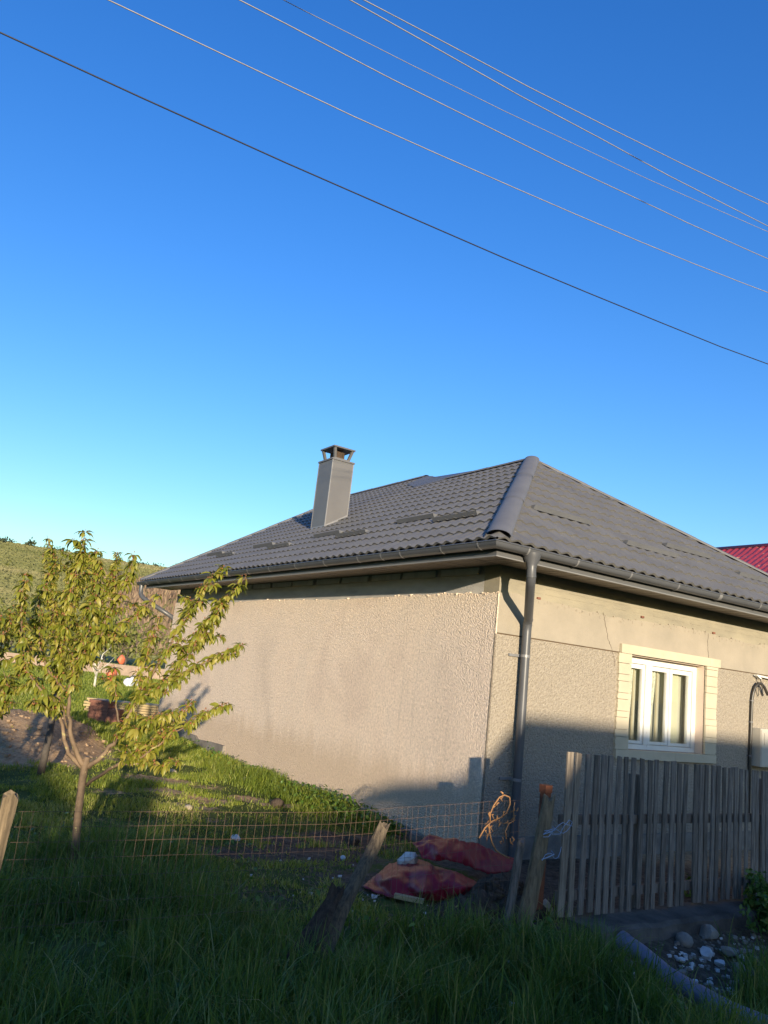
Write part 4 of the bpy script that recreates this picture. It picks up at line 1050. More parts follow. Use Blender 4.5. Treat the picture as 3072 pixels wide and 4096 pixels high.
for k in range(150):
    u = rg.normal(-.3, .9); v = rg.uniform(-3.0, -2.3); q = world(u, v, 0); chip(gr, q.x, q.y, abs(rg.normal(.009, .007)) + .004)
for k in range(45):
    u = rg.normal(-1.9, .6); v = rg.normal(-.8, .7); q = world(u, v, 0)
    if u < -.2: chip(gr, q.x, q.y, abs(rg.normal(.008, .007)) + .004)
o = gr.build('rubble_crumbs', M_STONEW); tag(o, kind='stuff')
rock('river_stone', 'tan weathered stone at the foot of the leaning logs, left end of the curb', (1.64, 6.72, -.02), (.085, .06, .13), M_STONET, 90, sharp=True)
for i, (x, y, s, lb, mt) in enumerate(((-2.7, 12.13, .07, 'pale round stone lying in the sunlit grass near the far wall end', M_STONET), (-1.12, 8.35, .07, 'white lump lying in the shaded grass behind the wire mesh', M_STONEW), (-1.89, 9.62, .055, 'small tan stone at the edge of the sunlit grass', M_STONET), (-.93, 10.38, .09, 'tan clod of earth in the sunlit weeds by the wall', M_SOIL), (-1.57, 12.06, .07, 'tan clod in the long grass in the middle of the side wall', M_STONEG), (-.02, 7.97, .045, 'white fragment on the dark soil beside the splintered log', M_STONEW), (.05, 8.9, .10, 'brown broken foundation stone at the wall foot before the bend of the weeds', M_SOIL))):
    rock('field_stone', lb, (x, y, h1(x, y) + s * .4), (s, s * .8, s * .65), mt, 120 + i, sharp=i in (1, 5, 6))
pp = empty('plastic_pipe', (2.30, 6.30, -.14)); tag(pp, 'blue-grey plastic drain pipe lying on the ground below the curb', 'pipe')
b = MB(); P = [(2.20, 6.50), (2.3, 6.36), (2.43, 6.13), (2.53, 5.88), (2.64, 5.62), (2.78, 5.36), (2.95, 5.05), (3.15, 4.7)]
rel = [Vector((x - 2.30, y - 6.30, h1(x, y) + .055 + .14)) for x, y in P]
b.tube(rel, .066, 16, caps=False); b.tube([rel[0] + (rel[0] - rel[1]).normalized() * -.002, rel[0].lerp(rel[1], .5)], .058, 16, caps=True); b.build('tube', M_PIPE, pp, smooth=True, auto=60)
b = MB(); d_ = (rel[1] - rel[0]).normalized(); b.tube([rel[0] - d_ * .005, rel[0] + d_ *    .06], .072, 16, caps=False); b.build('collar', M_PIPE, pp, smooth=True)
gr = MB()
for k in range(420):
    x, y = rg.normal(-5.4, 1.3), rg.normal(12.9, 1.3)
    if x > -4.0: continue
    chip(gr, x, y, .010 + .035 * rg.rand() ** 3)
o = gr.build('bank_clods', simple('dry_clods', (0.36, 0.25, 0.15), (0.22, 0.15, 0.09), 8, 1.0)); tag(o, kind='stuff')
# dry twigs and roots round the logs
tg = MB(); rt_ = rng(55)
for k in range(120):
    if k < 45: u, v = rt_.normal(-3.05, .22), rt_.normal(-2.2, .12)
    elif k < 85: u, v = rt_.normal(-1.55, .4), rt_.normal(-1.9, .18)
    else: u, v = rt_.normal(-2.3, .5), rt_.normal(-1.0, .5)
    q = world(u, v, 0); z = h1(q.x, q.y); a = Vector((q.x, q.y, z)); pts = [a]; d = Vector((rt_.normal(0, .6), rt_.normal(0, .6), rt_.uniform(.15, 1.0))).normalized()
    for j in range(4): d = (d + Vector(rt_.normal(0, .35, 3))).normalized(); pts.append(pts[-1] + d * rt_.uniform(.03, .09))
    tg.tube(pts, [.003, .0028, .0022, .0016, .001], 4)
o = tg.build('dry_twigs', M_TWIG); tag(o, kind='stuff')

# ------------------------------------------------------------------ overhead wires (parallel to the road)
WIRES = [('overhead_cable', 'thin black telephone cable, lowest line across the sky', [(-5.80, 4.68), (-3.47, 4.765), (-1.65, 4.87), (1.02, 5.08)], -2.5, .0048, M_CABLE, -2.0),
         ('overhead_wire', 'bare power wire just above the black cable', [(-5.36, 5.17), (-3.54, 5.31), (-2.15, 5.44), (1.01, 5.84)], -2.5, .005, M_ALU, -.9),
         ('overhead_wire', 'third line up, bare power wire starting left of the two thin ones', [(-4.64, 5.63), (-3.59, 5.71), (-1.76, 5.88), (1.0, 6.21)], -2.5, .0046, M_ALU, -1.54),
         ('overhead_wire', 'thinnest power wire, nearly meeting the one above it at the right edge', [(-4.38, 5.81), (-3.61, 5.89), (-1.75, 6.10), (1.0, 6.51)], -2.5, .003, M_ALU, -1.8),
         ('overhead_wire', 'second power wire from the top, crossing close over the thinnest wire', [(-3.93, 6.10), (-2.76, 6.19), (-1.95, 6.26), (1.0, 6.57)], -2.5, .0045, M_ALU, -2.05),
         ('overhead_wire', 'topmost bare power wire across the sky', [(-3.81, 6.17), (-2.55, 6.31), (-1.72, 6.42), (.99, 6.82)], -2.5, .0042, M_ALU, -2.2)]
EU, EV = uv_of(0, 0)
for nm, lb, pts, vm, rad, mt, vt in WIRES:
    s_ = (vt - EV) / (vm - EV)                       # same sight lines, wire moved to its own height
    pu = [EU + (u - EU) * s_ for u, z in pts]; pz = [EYE[2] + (z - EYE[2]) * s_ for u, z in pts]
    c = np.polyfit(pu, pz, 2); c[0] = max(c[0], .0008)
    c1 = np.polyfit(np.array(pu), np.array(pz) - c[0] * np.array(pu) ** 2, 1)
    f = lambda u: c[0] * u * u + c1[0] * u + c1[1]
    uu = np.linspace(-28, 32, 61); m = MB(); wob_ = rng(int(abs(vt) * 100))
    m.tube([world(u, vt, f(u) + wob_.uniform(-.006, .006)) for u in uu], rad, 6)
    o = m.build(nm, mt, None, smooth=True); tag(o, lb, 'wire', 'overhead wires crossing the sky')

# ------------------------------------------------------------------ cherry trees
def leaf_mesh(seed):
    r = rng(seed); V = []; F_ = []
    Ln, Wd = 1.0, .31 * r.uniform(.85, 1.15); droop = r.uniform(.7, 1.5); fold = r.uniform(.25, .5)
    st_ = [(0, 0), (.22, .75), (.5, 1.0), (.78, .62), (1.0, 0)]
    for t, w in st_:
        a = droop * t; x = math.sin(a) / droop * Ln; z = -(1 - math.cos(a)) / droop * Ln
        if w == 0: V.append((x, 0, z))
        else: V += [(x, -Wd * w / 2, z + fold * Wd * w / 2), (x, 0, z), (x, Wd * w / 2, z + fold * Wd * w / 2)]
    F3 = [(0, 1, 2), (0, 2, 3), (1, 4, 5), (1, 5, 2), (2, 5, 6), (2, 6, 3), (4, 7, 8), (4, 8, 5), (5, 8, 9), (5, 9, 6), (7, 10, 8), (8, 10, 9)]
    return np.array(V), np.array(F3)
LV = [leaf_mesh(200 + k) for k in range(6)]
LEAF_ME = []
for k, (V, F3) in enumerate(LV):
    m = MB(); m.add(V.tolist(), F3.tolist()); LEAF_ME.append(m.mesh('leaf', M_LEAFO, smooth=True))
def sample_path(pts, step):
    out = []
    for a, b_ in zip(pts[:-1], pts[1:]):
        n = max(1, int((b_ - a).length / step))
        for k in range(n): out.append((a.lerp(b_, k / n), (b_ - a).normalized()))
    out.append((pts[-1], (pts[-1] - pts[-2]).normalized()))
    return out
def cherry(label, base, trunk, limbs, leafz, seed, nparts=300, whorl=(10, 15), lsize=(.052, .106), twigs=1.0, barkmat=None, group=None):
    """limbs: list of (points, start radius); leaves sit in drooping whorls on short spurs"""
    r = rng(seed); bm_ = barkmat or M_BARK
    T = empty('cherry_tree', base); tag(T, label, 'tree', group); B = Vector(base)
    m = MB(); m.tube([Vector(p) for p, _ in trunk], [q for _, q in trunk], 10); m.build('trunk', bm_, T, smooth=True)
    spots = []
    for pts, rad in limbs:
        P = [Vector(p) for p in pts]
        Q = []
        for a, b_ in zip(P[:-1], P[1:]):
            for k in range(3): Q.append(a.lerp(b_, k / 3) + Vector(r.normal(0, .006, 3)))
        Q.append(P[-1]); n = len(Q)
        m = MB(); m.tube(Q, [rad * .86 * (1 - i / (n - 1)) ** 1.1 + .0025 for i in range(n)], 7); m.build('branch', bm_, T, smooth=True)
        sp = sample_path(Q, .040)
        for i, (p, d) in enumerate(sp):
            if p.z < leafz(p) : continue
            spots.append((p, d, i > len(sp) - 2))
            if r.rand() < .33 * twigs and i < len(sp) - 1:
                dd = (d * .6 + Vector(r.normal(0, .75, 3))); dd.z = abs(dd.z) * .7 + .15; dd.normalize(); L = r.uniform(.10, .30)
                e = p + dd * L; q = p.lerp(e, .5) + Vector((0, 0, -.01))
                tm_ = MB(); tm_.tube([p, q, e], [.0045, .0035, .002], 5); tm_.build('twig', bm_, T, smooth=True)
                for k in range(1, int(L / .075) + 1): spots.append((p.lerp(e, min(1, k * .075 / L)), dd, k == int(L / .075)))
    leaves = []; spurV = []
    for p, d, tip in spots:
        n = r.randint(*whorl) + (2 if tip else 0); a0 = r.uniform(0, 6.28); sc = r.uniform(.8, 1.1)
        side = Vector((math.cos(a0), math.sin(a0), 0)); c = p + side * r.uniform(.0, .03) + Vector((0, 0, r.uniform(0, .02)))
        for k in range(n):
            az = a0 + 2.4 * k + r.normal(0, .3); el = r.uniform(-1.0, .25) if not tip else r.uniform(-.8, .6)
            spurV.append((c, k)) if k < 2 else None
            s_ = r.uniform(*lsize) * sc
            mt = Matrix.Translation(c + Vector((math.cos(az), math.sin(az), 0)) * .012) @ Matrix.Rotation(az, 4, 'Z') @ Matrix.Rotation(-el, 4, 'Y') @ Matrix.Rotation(r.normal(0, .35), 4, 'X') @ Matrix.Diagonal((s_, s_, s_, 1))
            leaves.append((mt, r.randint(6)))
    r.shuffle(leaves) if False else None
    order = r.permutation(len(leaves))
    E_ = Vector(EYE) - B
    ds = np.array([(l[0].translation - E_).length for l in leaves]); near = set(np.argsort(ds + r.uniform(0, .25, len(ds)))[:nparts].tolist())
    VV = []; FF = []; TT = []; off = 0
    for i, (mt, k) in enumerate(leaves):
        if i in near:
            o = link('leaf', LEAF_ME[k], T); o.matrix_local = mt
        else:
            V, F3 = LV[k]; A = np.array(mt)
            VV.append(V @ A[:3, :3].T + A[:3, 3]); FF.append(F3 + off); off += len(V); TT.append(np.full(len(V), r.rand()))
    if VV:
        o = np_mesh('foliage', np.concatenate(VV), np.concatenate(FF), M_LEAF, T, True, {'tint': np.concatenate(TT)}); o['kind'] = 'stuff'
    # reddish bud scales and fruit stalks at the spurs
    VV = []; FF = []; TT = []; off = 0
    tet = np.array([(0, 0, .6), (.8, 0, -.4), (-.4, .7, -.4), (-.4, -.7, -.4)]); tf = np.array([(0, 1, 2), (0, 2, 3), (0, 3, 1), (1, 3, 2)])
    for c, k in spurV:
        for q in range(4):
            s_ = r.uniform(.004, .011); V = tet @ np.diag([s_, s_, s_ * 1.8]) + np.array(c) + r.normal(0, .014, 3); VV.append(V); FF.append(tf + off); off += 4; TT.append(np.full(4, r.rand()))
    o = np_mesh('bud_scales', np.concatenate(VV), np.concatenate(FF), M_BLOSSOM, T, False, {'tint': np.concatenate(TT)}); o['kind'] = 'stuff'
    return T
TX, TY = -2.17, 6.66
TB = (TX, TY, h1(TX, TY) - .02)
def loc(L, d0=0.0, d1=0.0):
    """points given as (x, z) in the trunk's own upright plane; depth drifts from d0 to d1"""
    n = len(L) - 1; out = []
    for i, (x, z) in enumerate(L):
        d = d0 + (d1 - d0) * i / n; k = (TY + d) / TY      # keep the limb's bearing
        out.append((x * k - TX, d, 1.75 + (z - 1.75) * k - TB[2]))
    return out
limbs = [(loc([(-2.2, .70), (-2.35, .81), (-2.42, .96), (-2.48, 1.12), (-2.52, 1.28), (-2.56, 1.6), (-2.58, 2.0), (-2.56, 2.4), (-2.555, 2.62)], 0, .25), .021),
         (loc([(-2.19, .72), (-2.30, .86), (-2.37, 1.0), (-2.42, 1.16), (-2.44, 1.3), (-2.41, 1.6), (-2.36, 1.9), (-2.37, 2.2), (-2.42, 2.46)], 0, -.25), .024),
         (loc([(-2.43, 1.16), (-2.52, 1.2), (-2.66, 1.27), (-2.8, 1.4), (-2.9, 1.65), (-2.97, 1.95), (-3.0, 2.2)], -.05, -.35), .014),
         (loc([(-2.48, 1.31), (-2.62, 1.43), (-2.72, 1.57), (-2.80, 1.8), (-2.83, 2.05), (-2.74, 2.34)], .05, .35), .013),
         (loc([(-2.43, 1.5), (-2.30, 1.75), (-2.2, 2.0), (-2.14, 2.2), (-2.10, 2.48)], -.1, -.2), .012),
         (loc([(-2.41, 1.55), (-2.26, 1.72), (-2.12, 1.86), (-2.0, 1.98), (-1.93, 2.04)], -.15, .1), .011),
         (loc([(-2.18, .72), (-2.08, .81), (-2.0, .93), (-1.95, 1.04), (-1.9, 1.18), (-1.85, 1.36), (-1.74, 1.6), (-1.64, 1.85), (-1.54, 2.1), (-1.47, 2.26), (-1.41, 2.40)], 0, .15), .023),
         (loc([(-1.97, 1.08), (-2.03, 1.22), (-2.06, 1.34), (-2.1, 1.52)], .0, .05), .009),
         (loc([(-1.86, 1.34), (-1.88, 1.55), (-1.84, 1.8), (-1.81, 1.98)], .05, .3), .010),
         (loc([(-1.87, 1.30), (-1.7, 1.42), (-1.54, 1.54), (-1.36, 1.66), (-1.2, 1.75), (-1.07, 1.82)], .05, -.15), .012),
         (loc([(-1.62, 1.5), (-1.5, 1.7), (-1.40, 1.9), (-1.31, 2.08), (-1.2, 2.28)], .0, .15), .011),
         (loc([(-1.66, 1.45), (-1.46, 1.86), (-1.28, 2.14)], .1, .0), .008),
         (loc([(-2.16, .58), (-2.08, .66), (-1.95, .77), (-1.83, .81), (-1.75, .85), (-1.63, .96), (-1.51, 1.07), (-1.36, 1.19), (-1.22, 1.29), (-1.12, 1.33)], 0, -.25), .016),
         (loc([(-1.81, .83), (-1.73, .91), (-1.62, 1.05), (-1.5, 1.2), (-1.42, 1.32)], -.05, .15), .009),
         (loc([(-1.95, .77), (-1.76, .80), (-1.6, .80), (-1.46, .84)], -.05, -.2), .007),
         (loc([(-1.96, 1.0), (-1.82, 1.06), (-1.7, 1.16), (-1.58, 1.22)], 0, -.2), .008),
         (loc([(-2.40, 1.0), (-2.46, 1.14), (-2.60, 1.14), (-2.68, 1.17)], 0, -.2), .007)]
def leafline(p):
    x = p.x + TX
    return (1.22 if -2.46 < x < -1.98 else 1.0 if x < -2.05 else .74 if x < -1.3 else .6) - TB[2] + .06
cherry('young leafy cherry tree with forked trunk standing in the grass by the wire mesh', TB,
       [((0.02, 0, -.02), .042), ((.01, 0, .2), .034), ((-.015, 0, .45), .030), ((-.025, 0, .62), .031), ((-.03, 0, .72 - TB[2]), .030), ((-.02, 0, .80 - TB[2]), .024)], limbs, leafline, 7, twigs=.9)
# second tree partly cut by the left edge
def upright(seed, n, h, spread, rad):
    r = rng(seed); out = []
    for k in range(n):
        a = r.uniform(0, 6.28); s_ = r.uniform(.3, 1.0) * spread; z0 = r.uniform(.3, .6); P = [(0, 0, z0)]
        for i in range(1, 7):
            f = i / 6; P.append((math.cos(a) * s_ * f ** .8 + r.normal(0, .03), math.sin(a) * s_ * f ** .8 + r.normal(0, .03), z0 + (h * r.uniform(.92, 1.0) - z0) * f))
        out.append((P, rad * r.uniform(.7, 1.0)))
    return out
B2 = (-3.72, 7.5, h1(-3.72, 7.5) - .02)
L2 = upright(3, 8, 2.0, .62, .016) + [([(0, 0, .45), (.2, -.1, .75), (.38, -.2, 1.05), (.55, -.25, 1.28), (.7, -.3, 1.36)], .016), ([(0, 0, .5), (.12, -.2, .9), (.22, -.3, 1.25), (.3, -.35, 1.6), (.34, -.35, 1.9)], .014)]
cherry('second young cherry tree cut off by the left edge of the picture', B2, [((0, 0, -.02), .04), ((0, 0, .3), .035), ((0, 0, .6), .03)], L2, lambda p: .95, 19, nparts=120)
B3 = (-4.05, 10.6, h1(-4.05, 10.6) - .02)
cherry('dark-stemmed cherry tree behind the forked one, beside the dug soil', B3, [((0, 0, -.02), .05), ((.02, 0, .6), .042), ((.0, 0, 1.3), .036), ((-.02, 0, 1.9), .028)],
       [([(p[0], p[1], p[2] + .9) for p in P], q) for P, q in upright(9, 8, 2.1, .7, .018)], lambda p: 1.25, 23, nparts=0, barkmat=M_BARKD)

# ------------------------------------------------------------------ grass
def in_frustum(x, y, z, pad=150):
    d = np.stack([x - EYE[0], y - EYE[1], z - EYE[2]], -1); A = np.array([[rt.x, rt.y, rt.z], [up.x, up.y, up.z], [fw.x, fw.y, fw.z]]); c = d @ A.T
    px = 1536 + 3092 * c[:, 0] / np.maximum(c[:, 2], .01); py = 2048 - 3092 * c[:, 1] / np.maximum(c[:, 2], .01)
    return (c[:, 2] > .3) & (px > -pad) & (px < 3072 + pad) & (py < 4096 + pad * 3)
def blades(name, x, y, hgt, wid, mat, seed, tint, lean=.5, zoff=-.01):
    r = rng(seed); n = len(x); z = height(x, y) + zoff
    az = r.uniform(0, 6.28, n); dx, dy = np.cos(az), np.sin(az); le = np.abs(r.normal(0, lean, n)) * hgt
    wa = r.uniform(0, 6.28, n); wx, wy = np.cos(wa) * wid / 2, np.sin(wa) * wid / 2
    V = np.zeros((n, 7, 3)); 
    for k, (f, w, l) in enumerate(((0, 1.0, 0), (.45, .85, .22), (.8, .5, .62))):
        cx, cy, cz = x + dx * le * l, y + dy * le * l, z + hgt * f * (1 - .12 * l)
        V[:, 2 * k] = np.stack([cx - wx * w, cy - wy * w, cz], -1); V[:, 2 * k + 1] = np.stack([cx + wx * w, cy + wy * w, cz], -1)
    V[:, 6] = np.stack([x + dx * le, y + dy * le, z + hgt * (1 - .25 * np.minimum(1, le / hgt))], -1)
    b_ = (np.arange(n) * 7)[:, None]
    F_ = np.concatenate([b_ + np.array([q]) for q in ((0, 1, 3), (0, 3, 2), (2, 3, 5), (2, 5, 4), (4, 5, 6))], 0)
    o = np_mesh(name, V.reshape(-1, 3), F_, mat, None, False, {'tint': np.repeat(tint, 7)}); tag(o, kind='stuff'); return o
rg = rng(99)
def keep_grass(x, y):
    u, v = uv_np(x, y)
    ok = ~((u > -.06) & (v > -.05) & (v < 11.3)) & ~((u > -.72) & (v > -2.3) & (v < .5))
    pd = (x - 2.43) * .895 + (y - 6.13) * .446           # keep the pipe clear
    ok &= ~((pd > -.62) & (pd < .20) & (v < -2.0) & (y < 6.75) & (rg.rand(len(x)) < .93)) & ~((x > 2.45 - .5 * (y - 6.1)) & (v > -3.15 + .35 * (u + .5)) & (v < -2) & (u > -1.0) & (rg.rand(len(x)) > sstep(.1, .9, u) * .7 + .08))
    ok &= ~((u > -1.6) & (v > -1.9) & (v < .1) & (u < .2)) & ~((u > -2.0) & (u < -.7) & (v > -1.5) & (v < -.3))
    d = bare_mask(x, y) * .9 + (fbm(x, y, 41, 4, 4.5) - .5) * .95
    return ok & (rg.rand(len(x)) > sstep(.3, .75, d))
# tall shaded grass in front
n = 150000
x = rg.uniform(-3.6, 4.2, n); y = rg.uniform(3.3, 9.6, n); u, v = uv_np(x, y); z = height(x, y)
cl = fbm(x, y, 51, 4, 1.3); dens = sstep(.34, .54, cl + .06)
front = 1 - sstep(-2.1, -1.2, v + .25 * (fbm(x, y, 52, 2, 1.5) - .5))
left = 1 - sstep(-3.6, -2.6, u + .0 * v); tall = np.clip(np.maximum(front, left * (1 - sstep(.3, 1.6, v))), 0, 1)
k = (rg.rand(n) < (.13 + .87 * dens) * (.08 + .92 * tall)) & in_frustum(x, y, z + .1) & keep_grass(x, y) & (np.hypot(x, y) > 3.0)
x, y, tall, cl = x[k], y[k], tall[k], cl[k]; n = len(x)
cl2 = fbm(x, y, 56, 3, 4.5)
hg = (.05 + .30 * tall * sstep(.32, .68, .5 * cl + .5 * cl2)) * rg.uniform(.35, 1.3, n) + .015; tn = np.clip(rg.normal(.42, .2, n) + .6 * (fbm(x, y, 53, 3, 1.6) - .5), 0, 1); tn[rg.rand(n) < .06] = 1
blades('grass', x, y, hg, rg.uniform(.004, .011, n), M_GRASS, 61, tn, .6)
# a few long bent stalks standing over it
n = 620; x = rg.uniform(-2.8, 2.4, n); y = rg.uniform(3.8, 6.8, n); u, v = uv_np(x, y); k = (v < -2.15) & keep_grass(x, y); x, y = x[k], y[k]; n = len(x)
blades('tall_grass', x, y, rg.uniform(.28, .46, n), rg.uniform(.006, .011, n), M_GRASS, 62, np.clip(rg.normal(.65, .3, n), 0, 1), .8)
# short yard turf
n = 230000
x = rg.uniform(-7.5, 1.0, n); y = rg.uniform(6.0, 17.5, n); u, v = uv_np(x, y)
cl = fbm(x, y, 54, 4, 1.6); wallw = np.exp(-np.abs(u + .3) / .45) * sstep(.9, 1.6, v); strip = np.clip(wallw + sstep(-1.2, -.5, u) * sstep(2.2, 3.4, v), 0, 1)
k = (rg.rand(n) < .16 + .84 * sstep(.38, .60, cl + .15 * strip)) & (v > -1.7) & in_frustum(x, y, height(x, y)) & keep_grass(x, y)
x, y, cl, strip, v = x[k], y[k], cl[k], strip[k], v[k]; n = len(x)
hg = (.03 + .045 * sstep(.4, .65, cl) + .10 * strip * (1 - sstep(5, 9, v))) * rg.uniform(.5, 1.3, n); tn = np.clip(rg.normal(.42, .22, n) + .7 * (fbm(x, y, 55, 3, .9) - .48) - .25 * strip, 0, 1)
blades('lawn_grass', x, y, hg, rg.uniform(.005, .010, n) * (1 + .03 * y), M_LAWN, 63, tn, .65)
# farther turf, broader tufts
n = 150000
y = 14 + 50 * rg.rand(n) ** 1.3; x = -y * rg.uniform(.12, .56, n); u, v = uv_np(x, y)
k = in_frustum(x, y, height(x, y), 60) & keep_grass(x, y) & ((u < -.1) | (v > 11.4)); x, y = x[k], y[k]; n = len(x)
blades('meadow_grass', x, y, rg.uniform(.05, .16, n), rg.uniform(.012, .03, n) * (y / 18), M_LAWN, 64, np.clip(rg.normal(.32, .2, n) + .6 * (fbm(x, y, 57, 3, .25) - .5), 0, 1), .6)
# tussocks over the pasture hill
n = 64000
a = np.radians(rg.uniform(-31, -7, n)); d = 430 - 330 * rg.rand(n) ** 1.25; x = d * np.sin(a); y = d * np.cos(a)
tn = np.clip(.5 + 1.3 * (fbm(x * .35, y, 59, 5, .02) - .5) + .7 * (fbm(x * .3, height(x, y) * 14, 60, 3, .05) - .5) + rg.normal(0, .04, n), 0, 1)
blades('hill_grass', x, y, rg.uniform(.4, .9, n) * (d / 300), rg.uniform(.8, 1.8, n) * (d / 300), M_HILL, 66, tn, .3, -.1)
# broad-leaved weeds
def leaf_cloud(name, pts, size, mat, seed, parent=None, flat=.6):
    r = rng(seed); VV = []; FF = []; TT = []; off = 0
    for p in pts:
        s_ = r.uniform(*size); az = r.uniform(0, 6.28); el = r.normal(0, flat); M_ = Matrix.Translation(p) @ Matrix.Rotation(az, 4, 'Z') @ Matrix.Rotation(el, 4, 'Y') @ Matrix.Rotation(r.normal(0, .5), 4, 'X') @ Matrix.Diagonal((s_, s_ * 1.7, s_, 1))
        V, F3 = LV[r.randint(6)]; A = np.array(M_); VV.append(V @ A[:3, :3].T + A[:3, 3]); FF.append(F3 + off); off += len(V); TT.append(np.full(len(V), r.rand()))
    return np_mesh(name, np.concatenate(VV), np.concatenate(FF), mat, parent, True, {'tint': np.concatenate(TT)})
pts = []
for k in range(1500):
    v = abs(rg.normal(2.3, .9)) if k < 1200 else rg.uniform(1.2, 9); u = -.10 - abs(rg.normal(0, .22)); q = world(u, v, 0)
    if v < 1.05: continue
    pts.append(Vector((q.x, q.y, h1(q.x, q.y) + .02 + abs(rg.normal(.05, .055)))))
o = leaf_cloud('wall_weeds', pts, (.035, .085), M_WEED, 71); tag(o, kind='stuff')
pts = []
for k in range(2600):
    x, y = rg.uniform(-2.9, 2.6), rg.uniform(3.7, 8.6); u, v = uv_of(x, y)
    if fbm(np.array([x]), np.array([y]), 70, 3, 1.9)[0] < .56 or (u > -.8 and v > -2.3) or (v > -1.6 and u > -2.2): continue
    pts.append(Vector((x, y, h1(x, y) + abs(rg.normal(.05, .07)))))
o = leaf_cloud('verge_weeds', pts, (.03, .08), M_WEED, 73, None, .4); tag(o, kind='stuff')
def nettles(base, n, hgt, spread, label, seed):
    r = rng(seed); T = empty('nettle_clump', base); tag(T, label, 'plant'); P = []; m = MB()
    for k in range(n):
        a = r.uniform(0, 6.28); d = abs(r.normal(0, spread)); b0 = Vector((math.cos(a) * d, math.sin(a) * d, -.02)); H = hgt * r.uniform(.55, 1.0); e = b0 + Vector((r.normal(0, .06), r.normal(0, .06), H))
        m.tube([b0, b0.lerp(e, .5), e], [.004, .003, .002], 5)
        for j in range(9):
            f = .25 + .75 * j / 8
            for q in range(3): P.append(b0.lerp(e, f) + Vector(r.normal(0, .022, 3)))
    m.build('stem', M_WEED, T)['kind'] = 'stuff'; leaf_cloud('foliage', P, (.04, .085), M_WEED, seed + 1, T)['kind'] = 'stuff'
q = world(1.62, -2.25, 0); nettles((q.x, q.y, h1(q.x, q.y)), 60, .44, .30, 'green nettle clump growing against the right end of the fence', 81)
q = world(.95, -2.85, 0); nettles((q.x, q.y, h1(q.x, q.y)), 14, .20, .22, 'low weed clump beside the rubble', 83)
q = world(-1.3, -2.3, 0); nettles((q.x, q.y, h1(q.x, q.y)), 9, .20, .12, 'small dark weed at the foot of the leaning logs', 85)

# ------------------------------------------------------------------ far yard and hillside
bs = empty('brick_stack', (-5.55, 17.6, h1(-5.55, 17.6)), R(-18)); tag(bs, 'stack of red-brown bricks standing in the grass behind the tree', 'brick stack')
bme = MB(); bme.box((-.118, -.058, 0), (.118, .058, .068)); bme = bme.mesh('brick', M_BRICK); r = rng(91)
for L in range(7):
    for i in range(3 if L < 5 else 2):
        for j in range(2):
            if L % 2: p_ = (-.25 + i * .25 + r.uniform(-.008, .008), -.07 + j * .13, L * .072); rz = 0
            else: p_ = (-.27 + i * .25 + r.uniform(-.015, .015), -.07 + j * .13 + r.uniform(-.008, .008), L * .072); rz = r.uniform(-.05, .05)
            o = link('brick', bme, bs); o.location = p_; o.rotation_euler = (0, 0, rz)
lp = empty('lumber_pile', (-5.2, 19.2, h1(-5.2, 19.2)), R(12)); tag(lp, 'pile of pale sawn boards stacked on the grass behind the bricks', 'lumber pile')
for L in range(5):
    for i in range(4):
        b = MB(); b.box((-1.2 + r.uniform(-.15, .1), -.3 + i * .16, .18 + L * .055), (1.2 + r.uniform(-.2, .2), -.16 + i * .16, .225 + L * .055)); b.build('board', M_STRAW, lp)
for x in (-.8, .8):
    b = MB(); b.box((x, -.32, 0), (x + .1, .34, .178)); b.build('bearer', M_WOODD, lp)
for i, (x, y, s, lb) in enumerate(((-9.95, 33.8, .34, 'white plastic sack lying in the grass far behind the tree'), (-9.55, 34.3, .26, 'smaller white sack at the right of the sack pile'), (-9.75, 34.0, .3, 'white crumpled sack heaped on top of the others'))):
    rock('white_sack', lb, (x, y, h1(x, y) + s * (.5 if i < 2 else 1.2)), (s, s * .7, s * .6), M_SACK, 140 + i, 'white sacks in the far yard', cat='sack', rough=.5)
o = rock('orange_bag', 'orange plastic bag hung up beside the white sacks', (-10.75, 33.9, h1(-10.7, 33.9) + .42), (.24, .18, .36), M_ORANGE, 150, cat='bag', rough=.5)
o = rock('orange_bag', 'small orange bag above the other orange one', (-10.55, 34.2, h1(-10.5, 34) + 1.05), (.24, .15, .18), M_ORANGE, 151, cat='bag', rough=.5)
def far_tree(x, y, label, hgt, mat, seed, bark=M_BARKD, crown=(1.0, 1.0), n=420, ls=(.18, .34), trunk_r=.07, bare=.25, name='shrub', cat='shrub', group=None):
    r = rng(seed); z0 = h1(x, y); T = empty(name, (x, y, z0)); tag(T, label, cat, group); m = MB()
    m.tube([(0, 0, -.1), (r.normal(0, .05), r.normal(0, .05), hgt * bare), (r.normal(0, .1), r.normal(0, .1), hgt * .6)], [trunk_r, trunk_r * .8, trunk_r * .4], 7)
    tips = []
    for k in range(9):
        a = r.uniform(0, 6.28); s_ = crown[0] * r.uniform(.4, .95); b0 = Vector((0, 0, hgt * r.uniform(bare * .6, .5))); e = Vector((math.cos(a) * s_, math.sin(a) * s_, hgt * r.uniform(.5, .97)))
        m.tube([b0, b0.lerp(e, .5) + Vector(r.normal(0, .08, 3)), e], [trunk_r * .45, trunk_r * .3, trunk_r * .1], 5); tips += [e, b0.lerp(e, .7), b0.lerp(e, .45)]
    m.build('trunk', bark, T, smooth=True)
    P = []
    for k in range(n):
        t = tips[r.randint(len(tips))]; P.append(Vector(t) + Vector(r.normal(0, 1, 3)) * crown[0] * .26)
    P = [p_ for p_ in P if .05 < p_.z < hgt * 1.12]
    leaf_cloud('crown', P, ls, mat, seed + 1, T, 1.0)['kind'] = 'stuff'
    return T
